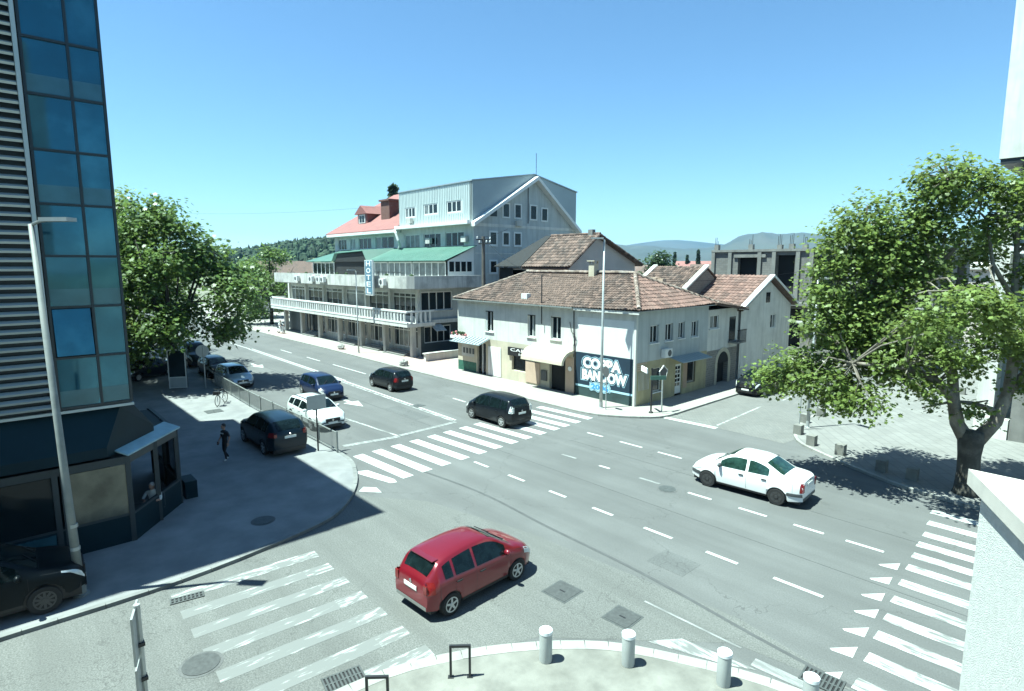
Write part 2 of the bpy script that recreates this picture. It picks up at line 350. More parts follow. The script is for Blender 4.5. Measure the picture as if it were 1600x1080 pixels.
M['shoe'] = mat('white_shoe', (.6, .6, .58), .7, .1)
M['iron'] = mat('cast_iron', (.075, .082, .08), .7, .3, 8, .3, 60, metal=.2)
M['bollard'] = mat('grey_bollard_paint', (.40, .42, .41), .55, .1, 2); M['bollard_top'] = mat('white_reflective_cap', (.74, .77, .78), .4, .05)
M['cube'] = mat('rough_stone_block', (.19, .19, .17), .9, .25, 3, .4, 20)
M['sign_back'] = mat('grey_sign_back', (.33, .35, .345), .5, .1, metal=.3); M['sign_blue'] = mat('blue_sign_face', (.03, .09, .35), .4, .05); M['sign_yellow'] = mat('yellow_sign_face', (.6, .42, .03), .5, .05)
M['stucco'] = mat('white_stucco', (.58, .59, .56), .95, .12, 14, .9, 70)
M['cap'] = mat('stone_coping', (.50, .48, .43), .8, .15, 4, .15, 60, stain=(.5,.48,.43), stain_amt=.5, stain_scale=2)
M['farwall'] = mat('distant_pale_walls', (.55, .54, .5), .9, .15, .3)
exec_order = 1

# ------------------------------------------------------------------ the ground, roads, pavements
def sheet(name, mt, pts, z, parent=None, kind='structure'):
    o = MB().poly([(p[0], p[1], z) for p in pts]).build(name, mt, parent)
    if parent is None and kind: o['kind'] = kind
    return o
# far ground reaching the horizon, with a shallow dish of rings so it stays one sheet
g = MB(); rr = [0.01, 120, 400, 1200, 3000, 7000]; nn = 48
for i, r_ in enumerate(rr):
    for k in range(nn): g.v.append((r_*math.cos(2*math.pi*k/nn), r_*math.sin(2*math.pi*k/nn), -.06))
for i in range(len(rr)-1):
    for k in range(nn): g.f.append((i*nn+k, i*nn+(k+1)%nn, (i+1)*nn+(k+1)%nn, (i+1)*nn+k)); g.m.append(0)
g.build('ground', M['soil'])['kind'] = 'structure'
road = MB()
for (x0,x1,y0,y1) in ((-160,60,9,30),(-22,-8,-60,9)): road.poly([(x0,y0,0),(x1,y0,0),(x1,y1,0),(x0,y1,0)])
road = road.build('main_road', M['asphalt']); road['kind'] = 'structure'
# lighter resurfaced asphalt of the side street mouth
sheet('side_street', M['asphalt2'], [(-17.3,-40),(-10.2,-40),(-10.2,6),(-9,9),(-5.8,12.2),(-3,12.6),(-6.2,13.2),(-13,12.6),(-17.4,11.6),(-19.6,10),(-18.3,8),(-17.4,5)], .004)
sheet('cobbled_lane', M['cobble'], [(-18.6,28.7),(-11.6,28.5),(-11.4,31),(-12.6,34),(-12.8,90),(-18.8,90)], .006)
KZ = .1
def arc(pts, n=6):  # Catmull-Rom through points
    out = []
    P_ = [np.array(p, float) for p in pts]
    for i in range(len(P_)-1):
        p0 = P_[max(i-1,0)]; p1 = P_[i]; p2 = P_[i+1]; p3 = P_[min(i+2,len(P_)-1)]
        for k in range(n):
            t = k/n; out.append(tuple(.5*((2*p1)+(p2-p0)*t+(2*p0-5*p1+4*p2-p3)*t*t+(3*p1-p0-3*p2+p3)*t**3)))
    out.append(tuple(P_[-1])); return out
def pavement(name, mt, edge, rest, kerb_range=None, kw=.16, step=1.0, km='kerb'):
    """edge: kerb line; rest: the remaining outline. Kerb stones are single pieces."""
    pts = list(edge)+list(rest)
    mb = MB().prism([(p[0],p[1]) for p in pts], -.05, KZ)
    o = mb.build(name, mt); o['kind'] = 'structure'
    bm = bmesh.new(); bm.from_mesh(o.data); bmesh.ops.triangulate(bm, faces=[f for f in bm.faces if len(f.verts) > 4]); bmesh.ops.recalc_face_normals(bm, faces=bm.faces[:]); bm.to_mesh(o.data); bm.free()
    # resample the kerb line
    seg = [Vector((*p, 0)) for p in edge]; run = []
    for a, b in zip(seg, seg[1:]):
        L = (b-a).length; n = max(1, round(L/step))
        run += [(a+(b-a)*(i/n), a+(b-a)*((i+1)/n)) for i in range(n)]
    cx = sum(p[0] for p in pts)/len(pts); cy = sum(p[1] for p in pts)/len(pts)
    for a, b in run:
        c = (a+b)/2
        if kerb_range and not kerb_range(c): continue
        d = b-a; L = d.length; rz = math.atan2(d.y, d.x)
        nrm = Vector((-d.y, d.x, 0)).normalized()
        bp('kerb_stone', M[km], o, c.x-(L-.012)/2, c.x+(L-.012)/2, c.y-kw/2, c.y+kw/2, -.03, KZ+.008+random.uniform(-.004,.004), rz=rz)
    return o
k_glass = [(-120,12.4),(-62,12.25),(-46,12.1),(-35,11.75)]+arc([(-25.5,11.65),(-23.6,11.55),(-22.3,11.15),(-20.6,10.3),(-19.1,9.1),(-18.2,7.8),(-17.55,5),(-17.3,2.6),(-17.35,0)],3)+[(-17.4,-12)]
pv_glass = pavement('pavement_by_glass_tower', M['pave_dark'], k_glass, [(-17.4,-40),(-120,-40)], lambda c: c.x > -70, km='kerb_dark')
k_house = [(-140,26.3),(-80,26.2),(-57,26.1),(-40.7,25.7),(-26,25.7)]+arc([(-22.5,25.7),(-21.1,25.95),(-19.6,26.9),(-18.5,28.1),(-18.3,29.5)],3)+[(-18.4,36),(-18.7,60)]
pv_house = pavement('pavement_by_house', M['pave'], k_house, [(-18.8,90),(-60,90),(-140,90)], lambda c: c.x > -70 and c.y < 50)
k_plaza = [(-12.8,80),(-12.7,38)]+arc([(-12.6,34),(-12.2,31.4),(-11.2,29.2),(-9.6,28.0),(-7.6,26.9),(-5.8,26.1),(-4,25.8)],3)+[(60,25.8)]
pv_plaza = pavement('plaza_paving', M['plaza'], k_plaza, [(60,95),(-12.8,95)], lambda c: c.x < 6 and c.y < 60)
k_near = [(-10.25,-40),(-10.3,0)]+arc([(-10.35,3.6),(-10.2,5.6),(-9.6,7.2),(-8.7,8.65),(-7.6,9.85),(-6.3,10.65),(-4.6,11.4),(-2.8,11.75)],3)+[(60,11.75)]
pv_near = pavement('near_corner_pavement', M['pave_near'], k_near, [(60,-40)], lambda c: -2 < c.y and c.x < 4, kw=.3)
# pink paver bands in front of the hotel
for x0 in np.arange(-76, -33, 2.4):
    bp('paver_band', M['pinkpave'], pv_house, x0, x0+1.7, 26.5, 28.4, KZ-.02, KZ+.004)
bp('paver_band', M['pinkpave'], pv_house, -33.5, -30.5, 26.4, 28.0, KZ-.02, KZ+.004)
for x0 in np.arange(-47.5, -39.5, 1.35): bp('paver_band', M['pinkpave'], pv_house, x0, x0+1.2, 28.5, 31.5, KZ-.02, KZ+.004)

# ------------------------------------------------------------------ road markings: each stripe a piece of the road
def stripe(x0, y0, x1, y1, wd, mt='paint', z=.008, name='road_marking', parent=road):
    d = Vector((x1-x0, y1-y0, 0)); L = d.length; rz = math.atan2(d.y, d.x)
    return bp(name, M[mt], parent, (x0+x1)/2-L/2, (x0+x1)/2+L/2, (y0+y1)/2-wd/2, (y0+y1)/2+wd/2, z-.004, z, rz=rz)
ys = [12.2,13.2,14.25,15.35,16.45,17.5,18.6,19.65,20.75,21.85,22.75,23.75,24.85]
for i, y in enumerate(ys):
    stripe(-24.0-.1*i*.8, y, -20.05-.08*i, y+.22, .52 if i < 9 else .5, 'paint', name='crossing_stripe')
sheet('crossing_stripe', M['paint'], [(-22.15,10.95),(-19.95,11.5),(-19.85,11.75),(-20.2,11.85),(-21.9,11.55)], .008, road)
sheet('road_marking', M['paint'], [(-20.0,10.15),(-19.3,10.75),(-19.9,10.85),(-20.3,10.5)], .008, road)
for x, y in zip((-4.64,-4.48,-4.35,-4.29,-4.19,-4.1,-3.99,-3.88,-3.76,-3.68,-3.56,-3.45), (24.3,23.15,22.05,21.1,20.15,19.2,18.1,17.0,15.97,15.0,13.95,12.85)):
    stripe(x, y, x+4.1, y+.05, .43, ('paint' if y > 20 else 'paint_mid') if y > 17.5 else 'paint_worn', name='crossing_stripe')
    stripe(x-.02, y, x+.9, y+.01, .43, 'paint_mid', .0085, name='crossing_stripe')
for (x, y) in ((-4.3,19.0),(-4.22,17.95),(-4.1,16.88),(-3.97,15.92),(-3.89,14.9),(-3.82,13.9),(-3.75,12.75)):
    sheet('yield_triangle', M['paint'], [(x, y+.27),(x-.42, y-.25),(x-.36,y-.3),(x+.05, y+.17-.4)], .009, road)
for x, m_ in ((-16.5,'paint_mid_y'),(-15.5,'paint_worn_y'),(-14.5,'paint_worn_y'),(-13.5,'paint_worn_y'),(-12.5,'paint_worn_y'),(-11.45,'paint_worn_y'),(-10.45,'paint_mid_y')):
    y0 = 3.0 if x < -12 else (3.2 if x < -11 else 4.9)
    stripe(x-.1, y0, x+.12, 6.85, .44, m_, name='crossing_stripe')
    stripe(x+.08, 6.1, x+.12, 6.84, .44, 'paint_mid_y', .0085, name='crossing_stripe')
for a in ((-19.7,-18.75),(-17.45,-16.5),(-15.1,-14.25),(-12.95,-12.05),(-10.75,-9.68),(-8.5,-7.5),(-6.45,-5.15)): stripe(a[0],15.6+.01*(a[0]+20),a[1],15.6+.01*(a[1]+20),.13,name='lane_dash')
for a in ((-17.8,-16.95),(-15.65,-15.1),(-13.6,-12.65),(-11.4,-10.45),(-9.4,-8.4),(-7.5,-6.55),(-5.9,-4.85)): stripe(a[0],19.25+.035*(a[0]+18),a[1],19.25+.035*(a[1]+18),.13,'paint' if a[0]>-12 or a[0]==-15.65 else 'paint_faint',name='lane_dash')
for a in ((-19.3,-18.3),(-17.2,-15.9),(-15,-13.75)): stripe(a[0],22.81,a[1],22.83,.13,name='lane_dash')
stripe(-100,20.2,-62.7,20.2,.12,name='lane_line'); stripe(-62.7,20.4,-40.6,20.4-.55,.13,name='lane_line'); stripe(-62.7,20.1,-40.6,19.6,.1,name='lane_line')
stripe(-40.6,19.72,-25.9,19.2,.13,'paint',name='lane_line'); stripe(-40.6,19.42,-25.9,18.98,.13,'paint_worn',name='lane_line')
stripe(-33,14.55,-25.4,15.2,.13,'paint_worn',name='lane_line')
stripe(-25.7,12.3,-25.3,15.2,.35,'paint_faint',name='stop_line'); stripe(-25.4,15.3,-25.6,19.0,.3,'paint_faint',name='stop_line')
for a in ((-48,-42),(-53.5,-50.5),(-30.4,-29),(-60,-57)): stripe(a[0],22.35,a[1],22.3,.12,name='lane_dash')
for ax, ay in ((-33.2,16.85),(-51.3,17.2)):
    sheet('lane_arrow', M['paint'], [(ax-1.9,ay-.12),(ax-.7,ay-.12),(ax-.7,ay-.5),(ax+.9,ay+.05),(ax-.7,ay+.55),(ax-.7,ay+.12),(ax-1.9,ay+.12)], .008, road)
stripe(-18.3,28.42,-15.2,28.55,.4,'paint',.012,name='stop_line'); stripe(-15.45,29.0,-15.8,35,.12,'paint_worn',.012,name='lane_line'); stripe(-15.6,37.5,-15.9,43,.12,'paint_worn',.012,name='lane_line')
sheet('road_marking', M['paint_worn'], [(-7.2,10.75),(-6.7,11.45),(-5.0,11.7),(-5.6,11.35)], .009, road)
stripe(-8.2,12.1,-5.6,12.15,.06,'paint_faint',.009,name='lane_line'); stripe(-5.2,11.9,-3.9,12.0,.3,'paint_faint',.009,name='lane_line')
M['tar'] = mat('tar_seam', (.072,.075,.074), .8, .2)
M['patch'] = asphalt('patched_asphalt', (.10, .104, .101), agg=.3)
for (x0,y0,x1,y1) in ((-9.4,13.9,-8.2,14.9),(-31,17.6,-27.5,18.6),(-14.6,8.8,-13.4,10.4)): bp('asphalt_patch', M['patch'], road, x0, x1, y0, y1, .0005, .0045)
for y, x0, x1 in ((17.5,-60,10),(21.2,-19,10)): bp('paving_seam', M['tar'], road, x0, x1, y-.012, y+.012, .0005, .0052)
# tar seam along the carriageway edge
tar = MB(); px = arc([(-22,13.0),(-17,13.55),(-13,13.35),(-9,13.2),(-5,12.75),(-2,12.6)],6)
for a, b in zip(px, px[1:]): tar.poly([(a[0],a[1]-.05,.0075),(b[0],b[1]-.05,.0075),(b[0],b[1]+.06,.0075),(a[0],a[1]+.06,.0075)])
tar.build('tar_seam', M['tar'], road)

# ------------------------------------------------------------------ glass office tower on the left
TW = thing('office_tower', 'tall blue glass office tower with aluminium louvres above a dark ground floor', 'office building', (-21.3, 0, 0))
FX = -21.2; W_ = Wall('x+', FX)
m = MB(); m.box(-37.7, FX-.35, -34, 3.2, 4.3, 19.5); m.build('core', M['facade_dark'], TW)
bp('parapet', M['facade_dark'], TW, -37.7, FX, -34, 3.24, 19.3, 19.75)
zr = [4.5, 5.99, 7.47, 8.93, 10.38, 11.85, 13.32, 14.79, 16.25, 17.7, 19.2]
ysn = [1.43, 2.45, 3.2]
for j, (a, b) in enumerate(zip(zr, zr[1:])):
    for i, (c, e) in enumerate(zip(ysn, ysn[1:])):
        if j == 1 and i == 0:     # the one pane tilted open
            bp('open_pane', M['curt_glass'], TW, FX-.02, FX, c+.06, e-.06, a+.06, b-.06, rot=(0, R(-7), R(2))); continue
        bp('pane', M['curt_glass'], TW, FX-.06, FX-.02, c, e, a, b, rot=(0, R(.25*((i*5+j*3)%3-1)), R(.35*((i*3+j*7)%5-2))))
        if j % 2 == 0: bp('spandrel_band', M['spandrel'], TW, FX-.03, FX-.012, c+.03, e-.03, a+.05, a+.52)
for z in zr: bp('mullion', M['mullion'], TW, FX-.08, FX+.03, 1.38, 3.24, z-.035, z+.035)
for y in (1.43, 2.45, 3.21): bp('mullion', M['mullion'], TW, FX-.08, FX+.035, y-.035, y+.035, 4.47, 19.3)
bp('sill_trim', M['louver'], TW, FX-.1, FX+.05, -34, 3.26, 4.36, 4.44)
bp('edge_fin', M['louver'], TW, FX-.1, FX+.14, 1.26, 1.36, 4.46, 19.3)
z = 4.62
while z < 19.2:
    o = bp('louver_slat', M['louver'], TW, FX-.02, FX+.12, -14, 1.25, z-.035, z+.035, rot=(0, R(28), 0)); z += .247
bp('louver_backing', M['mullion'], TW, FX-.3, FX-.12, -14, 1.3, 4.45, 19.3)
# the north face, seen from steps to the side
for j, (a, b) in enumerate(zip(zr, zr[1:])):
    for x in np.arange(-37.6, -21.5, 2.7): bp('pane', M['curt_glass'], TW, x+.04, x+2.66, 3.2, 3.235, a+.03, b-.03)
# ground floor: recessed dark front under a projecting dark canopy
m = MB(); m.box(-37.5, -22.2, -34, 2.6, 0, 4.3); m.build('ground_floor', M['cafe_dark'], TW)
# dark sloping canopy round the corner
m = MB(); c0 = [(-21.35,-20),(-21.35,2.9),(-22.0,3.3),(-36,3.3)]; c1 = [(-20.75,-20),(-20.75,2.4),(-22.7,4.0),(-36,4.2)]
for i in range(3): m.poly([(*c0[i],4.3),(*c1[i],3.25),(*c1[i+1],3.25),(*c0[i+1],4.3)]); m.poly([(*c1[i],3.25),(*c1[i],2.95),(*c1[i+1],2.95),(*c1[i+1],3.25)]); m.poly([(*c1[i],2.95),(*c0[i],2.9),(*c0[i+1],2.9),(*c1[i+1],2.95)])
m.build('canopy', M['cafe_dark'], TW)
# neighbouring block behind the tower (its shadow falls on the pavement)
NB = thing('rear_office_block', 'dark office block standing behind the blue glass tower', 'office building', (-48, -8, 0))
m = MB(); m.box(-58, -38.25, -34, 1.85, 0, 19.4); m.build('wall', M['facade_dark'], NB)
for z in np.arange(1.2, 18, 3): 
    for x in np.arange(-57, -39, 3): bp('window', M['glass'], NB, x, x+2, 1.84, 1.88, z, z+1.6)
# ------------------------------------------------------------------ glazed cafe terrace at the foot of the tower
CF = thing('cafe_terrace', 'dark glazed cafe terrace with an open window under the glass tower', 'cafe terrace', (-21.5, 2.4, KZ))
cp = [(-20.85,-6),(-20.85,1.1),(-20.85,2.95),(-23.15,4.8),(-27.5,4.8)]
def wallrun(a, b, z0, z1, t=.08): 
    d = Vector((b[0]-a[0], b[1]-a[1], 0)); n = Vector((d.y, -d.x, 0)).normalized()*t
    return MB().prism([(a[0],a[1]),(b[0],b[1]),(b[0]-n.x,b[1]-n.y),(a[0]-n.x,a[1]-n.y)], z0, z1)
for a, b in zip(cp, cp[1:]):
    wallrun(a, b, KZ, .95).build('base_panel', M['cafe_dark'], CF)
    wallrun(a, b, 2.62, 2.85, .12).build('head_rail', M['cafe_frame'], CF)
    wallrun(a, b, .95, 1.02, .11).build('sill_rail', M['cafe_frame'], CF)
def post(x, y, s=.07, z1=2.85): bp('post', M['cafe_frame'], CF, x-s, x+s, y-s, y+s, KZ, z1)
for p in [(-20.9,-2.6),(-20.9,-.9),(-20.9,1.1),(-20.9,1.3),(-20.9,2.9),(-23.15,4.72),(-27.4,4.72),(-25.2,4.72),(-22.0,3.85)]: post(*p)
M['reflglass'] = mat('cafe_reflecting_glass', (.15, .15, .12), .2, .45, 1.2, metal=.35)
for a, b in (((-20.87,1.36),(-20.87,2.84)),):
    wallrun(a, b, 1.02, 2.6, .02).build('pane', M['reflglass'], CF)
wallrun((-20.87,-.85),(-20.87,1.05), 1.02, 2.6, .02).build('pane', M['glass_dk'], CF)
wallrun((-20.87,-2.55),(-20.87,-.95), 1.02, 2.6, .02).build('pane', M['glass_dk'], CF)
wallrun((-23.2,4.78),(-25.1,4.78), 1.02, 2.6, .02).build('pane', M['glass_dk'], CF)
wallrun((-25.3,4.78),(-27.3,4.78), 1.02, 2.6, .02).build('pane', M['glass_dk'], CF)
d = Vector((-2.3, 1.85, 0)).normalized(); nrm = Vector((d.y, -d.x, 0))
m = MB(); a = Vector((-20.78,2.92,2.86)); b = Vector((-23.2,4.9,2.86)); inn = Vector((-.62,-.77,0))*.55
m.sweep([a, b, b+inn+Vector((0,0,.2)), a+inn+Vector((0,0,.2))], (0,0,.05)); m.build('window_awning', M['skylight'], CF)
m = MB().prism([(-20.9,-6),(-20.9,2.9),(-23.1,4.7),(-27.4,4.7),(-27.4,3.4),(-22.3,3.2),(-22.15,-6)], 2.7, 2.8); m.build('ceiling', M['cafe_dark'], CF)
bp('planter', M['cafe_dark'], CF, -24.2, -23.35, 4.95, 5.35, KZ, .75); bp('planter', M['cafe_dark'], CF, -20.7, -20.35, -.6, 1.0, KZ, .6)
bp('notice_board', M['spandrel'], CF, -20.83, -20.8, -.7, 1.0, .45, .9)
# a table inside
tb = thing('cafe_table', 'small dark round table inside the open cafe window', 'table', (-21.75, 3.1, KZ))
MB().lathe((-21.75,3.1,KZ), (0,0,1), [(.22,0),(.22,.02),(.03,.04),(.03,.7),(.34,.71),(.34,.74)]).build('table', M['cafe_frame'], tb)

# ------------------------------------------------------------------ corner house with the mural
H1 = thing('corner_house', 'two storey white corner house with brown tiled hip roof and navy mural', 'house', (-29.6, 33, KZ))
X0, X1, Y0, Y1, ZE = -38.5, -20.8, 28.9, 37.2, 5.9
wf = Wall('y-', Y0); wr = Wall('x+', X1)
up_f = [(-34.9,-34.0,3.55,5.15),(-30.2,-29.4,3.55,5.15),(-27.9,-26.95,3.6,5.2)]
m = MB(); wf.sheet(m, X0, X1, 2.95, ZE, up_f, .25); m.build('front_wall_upper', M['white'], H1)
doors_f = [(-36.0,-34.9,KZ,2.55),(-31.9,-30.4,.9,2.2),(-28.0,-26.5,KZ,2.45)]
m = MB(); wf.sheet(m, X0, -36.1, .9, 2.95); wf.sheet(m, -36.1, -25.6, KZ, 2.95, doors_f, .3); m.build('front_wall_lower', M['cream'], H1)
m = MB(); wf.sheet(m, X0, -36.1, 0, .9); m.build('green_plinth', mat('green_plinth_paint', (.035,.12,.08), .7, .35, 4), H1)
up_r = [(30.35,31.2,3.85,4.95),(32.0,32.8,3.85,4.95),(33.5,34.2,3.88,4.95),(35.1,35.85,3.85,4.92)]
lo_r = [(30.7,31.7,.7,2.25),(33.3,34.15,KZ,2.2),(34.75,35.75,.75,2.3)]
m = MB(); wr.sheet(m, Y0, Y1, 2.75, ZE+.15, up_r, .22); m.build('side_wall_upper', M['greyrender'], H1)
m = MB(); wr.sheet(m, Y0, Y1, 0, 2.75, lo_r, .22); m.build('side_wall_lower', M['ochre'], H1)
m = MB(); m.box(X0+.02, X1-.3, Y0+.35, Y1-.02, 0, ZE-.02); m.build('inner_wall', M['dark_int'], H1)
for (a, b, c, e) in up_f: 
    wf.window(H1, a, b, c, e, M['white_clean'], M['glass_dk'], 2, 1, .2, .07, M['white_clean'])
wf.bp('shutter', M['greyrender'], H1, -34.98, -34.72, .02, .06, 3.6, 5.1)
for (a, b, c, e) in up_r:
    wr.window(H1, a, b, c, e, M['white_clean'], M['glass_dk'], 2, 1, .16, .06, M['white_clean'])
    wr.bp('shutter', M['greyrender'], H1, b-.02, b+.16, -.05, -.01, c, e)
wr.window(H1, *lo_r[0], M['dirtywhite'], M['glass_dk'], 1, 1, .16, .08, M['white_clean'])
wr.window(H1, *lo_r[2], M['dirtywhite'], M['glass_dk'], 1, 1, .16, .1)
for k in range(7): wr.bp('window_bar', M['darkmetal'], H1, 34.8+.15*k, 34.82+.15*k, -.03, -.01, .75, 2.3)
# the white panelled door with ten small lights
wr.bp('panel_door', M['white_clean'], H1, 33.3, 34.15, .1, .16, KZ+.1, 2.18)
dd = H1.children[-1]
for i in range(5):
    for k in range(2): wr.bp('door_pane', M['glass_dk'], H1, 33.42+k*.33, 33.66+k*.33, .085, .1, .72+i*.28, .92+i*.28)
for k in range(9): wr.bp('lattice_strip', M['dirtywhite'], H1, 29.25+.13*k, 29.29+.13*k, -.02, -.006, 1.0, 2.15)
for k in range(4): wr.bp('exposed_brick_course', M['tan'], H1, 29.0, 29.9+.2*(k%2), -.012, -.002, 2.25+.13*k, 2.33+.13*k)
for k in range(8): wr.bp('lattice_strip', M['tan'], H1, 34.25+.06*k, 34.28+.06*k, -.03, -.006, .5, 2.2)
m = MB(); a, b = 32.6, 36.2   # sheet canopy over the door
m.sweep([(X1,a,2.72),(X1+1.0,a,2.48),(X1+1.0,b,2.48),(X1,b,2.72)], (0,0,.04)); m.build('door_canopy', M['metal_grey'], H1)
for k in range(9): bp('canopy_rib', M['louver'], H1, X1+.02, X1+1.0, a+.2+.4*k, a+.24+.4*k, 2.62, 2.66, rot=(0, R(13.5), 0))
ac = bp('air_conditioner', M['white_clean'], H1, X1+.04, X1+.34, 31.55, 32.35, 2.85, 3.4)
MB().lathe((X1+.342, 32.05, 3.12), (1,0,0), [(.21,0),(.21,.006),(.05,.012)], 16).build('fan_grille', M['trim_grey'], H1)
bp('corner_edge_strip', M['white'], H1, X1-.14, X1+.012, Y0-.012, Y0+.16, 0.02, ZE)
# mural: navy field, dark green foot, pale stripe, bubble lettering
MU = bp('mural_field', M['murblue'], H1, -25.55, X1-.15, Y0-.012, Y0-.003, .95, 2.98)
bp('mural_foot', M['murgreen'], H1, -25.55, X1-.15, Y0-.012, Y0-.003, .02, .72)
bp('mural_stripe', M['murpale'], H1, -25.55, X1-.15, Y0-.014, Y0-.003, .72, .85); bp('mural_thin_stripe', M['murblue'], H1, -25.55, X1-.15, Y0-.013, Y0-.003, .85, .95)
def text(s, mt, parent, x0, x1, z0, z1, y, off=0, ext=.004, axis='y-', name='lettering', track=1.0):
    cu = bpy.data.curves.new(name, 'FONT'); cu.body = s; cu.size = 1; cu.offset = off; cu.extrude = .001; cu.space_character = track; cu.resolution_u = 3
    t = bpy.data.objects.new('t', cu); col.objects.link(t)
    dg = bpy.context.evaluated_depsgraph_get(); me = bpy.data.meshes.new_from_object(t.evaluated_get(dg)); bpy.data.objects.remove(t)
    co = np.empty(len(me.vertices)*3); me.vertices.foreach_get('co', co); co = co.reshape(-1, 3)
    lo, hi = co.min(0), co.max(0); u = (co[:,0]-lo[0])/(hi[0]-lo[0]); v = (co[:,1]-lo[1])/(hi[1]-lo[1])
    dep = np.where(co[:,2] > (lo[2]+hi[2])/2, ext, 0.0)
    P3 = np.empty_like(co); o_ = org(parent)
    if axis == 'y-': P3[:,0] = x0+u*(x1-x0); P3[:,1] = y-dep; P3[:,2] = z0+v*(z1-z0)
    else: P3[:,0] = y+dep; P3[:,1] = x0+u*(x1-x0); P3[:,2] = z0+v*(z1-z0)
    me.vertices.foreach_set('co', (P3-np.array(o_)).ravel()); me.materials.clear(); me.materials.append(mt); me.update()
    return link(bpy.data.objects.new(name, me), parent)
def blobline(x0, x1, z0, z1, y, mt, grow, n=26, seed=1, slope=0.0, name='lettering_outline'):
    r = random.Random(seed); pts = []
    for i in range(n*2):
        a = i/(n*2)*2*math.pi; cx, cz = (x0+x1)/2, (z0+z1)/2
        ex, ez = (x1-x0)/2+grow, (z1-z0)/2+grow
        c, s = math.cos(a), math.sin(a); k = (abs(c)**5+abs(s)**5)**(-.2)
        q = 1+.02*math.sin(a*9+seed)
        pts.append((cx+ex*c*k*q, y, cz+ez*s*k*q+.05*math.sin(a*11+seed)))
    return MB().sweep(pts, (0,-.002,0)).build(name, mt, H1)
for (s, a, b, c, e) in (('COPPA', -24.9, -21.85, 2.02, 2.70), ('BANDOW', -24.95, -21.4, 1.26, 1.90)):
    text(s, M['murpale'], H1, a-.16, b+.16, c-.12, e+.12, Y0-.014, .12, .002, track=.94, name='mural_lettering')
    text(s, M['murblue'], H1, a-.12, b+.12, c-.085, e+.085, Y0-.018, .095, .002, track=.95, name='mural_lettering')
    text(s, M['murwhite'], H1, a-.03, b+.03, c-.03, e+.03, Y0-.022, .055, .003, track=.98, name='mural_lettering')
blobline(-24.2, -22.75, .72, 1.02, Y0-.03, M['murpale'], .14, seed=5); blobline(-24.2, -22.75, .72, 1.02, Y0-.033, M['murgreen'], .1, seed=5); blobline(-24.2, -22.75, .72, 1.02, Y0-.036, M['murpale'], .07, seed=5)
text('2006', M['murmid'], H1, -24.2, -22.75, .70, 1.06, Y0-.04, .05, .003, name='mural_year')
# drain pipe, cables and the plaster break beside the mural
MB().tube([(-25.75,Y0-.06,5.8),(-25.72,Y0-.07,4.3),(-25.62,Y0-.06,3.0),(-25.6,Y0-.06,.1)], .035, 6).build('drain_pipe', M['darkmetal'], H1)
MB().tube([(-26.1,Y0-.05,4.9),(-25.9,Y0-.12,4.3),(-25.5,Y0-.08,3.9),(-25.75,Y0-.08,3.3),(-25.7,Y0-.07,2.6)], .022, 5).build('hanging_cable', M['black'], H1)
bp('plaster_panel', M['white_clean'], H1, -25.45, X1-.16, Y0-.014, Y0-.003, 3.0, 5.3)
for (a, b) in ((-34.9,-34.0),(-30.2,-29.4),(-27.9,-26.95)): bp('window_head', M['dark_int'], H1, a+.01, b-.01, Y0-.017, Y0-.001, 5.08, 5.14)
# shop fronts
wf.bp('shop_door', M['glass_dk'], H1, -36.0, -34.9, .2, .24, KZ, 2.55); wf.bp('door_frame', M['white_clean'], H1, -35.5, -35.42, .12, .2, KZ, 2.55)
wf.bp('shop_window', M['glass_dk'], H1, -31.9, -30.4, .2, .24, .9, 2.2)
wf.bp('dark_doorway', M['dark_int'], H1, -28.0, -26.5, .25, .3, KZ, 2.45)
wf.bp('brown_panel', M['tan'], H1, -30.35, -28.9, -.06, -.004, .25, 1.75)
wf.bp('tan_pier', M['tan'], H1, -26.45, -25.62, -.03, -.004, KZ, 2.5)
wf.bp('white_door', M['white_clean'], H1, -34.6, -33.1, -.05, -.004, .15, 2.4)
for k in range(4): wf.bp('door_groove', M['greyrender'], H1, -34.3+.3*k, -34.27+.3*k, -.054, -.05, .3, 2.0)
wf.bp('shop_sign', M['black'], H1, -32.2, -28.6, -.14, -.004, 2.0, 2.62)
text('CAFFE', M['murwhite'], H1, -31.9, -29.6, 2.34, 2.56, Y0-.141, .01, .003, name='sign_lettering'); text('BAR', M['murwhite'], H1, -31.0, -30.2, 2.1, 2.24, Y0-.141, 0, .003, name='sign_lettering')
MB().lathe((-29.0,Y0-.142,2.31), (0,-1,0), [(.24,0),(.24,.006)], 20).build('sign_disc', M['tan'], H1)
# rounded cream canopy over the doorway
m = MB(); prof = [(Y0, 3.05)]+[(Y0-1.25+.95*(1-math.cos(t)) if 0 else Y0-.25-1.0*math.sin(t), 2.15+.85*math.cos(t)) for t in np.linspace(0, math.pi/2, 7)]+[(Y0-1.2,2.12),(Y0-1.0,2.12)]+[(Y0-.2-.85*math.sin(t), 2.12+.72*math.cos(t)) for t in np.linspace(math.pi/2, 0, 6)]+[(Y0,2.8)]
m.sweep([(-29.6,y,z) for y,z in prof], (3.9,0,0)); m.build('rounded_canopy', M['cream'], H1)
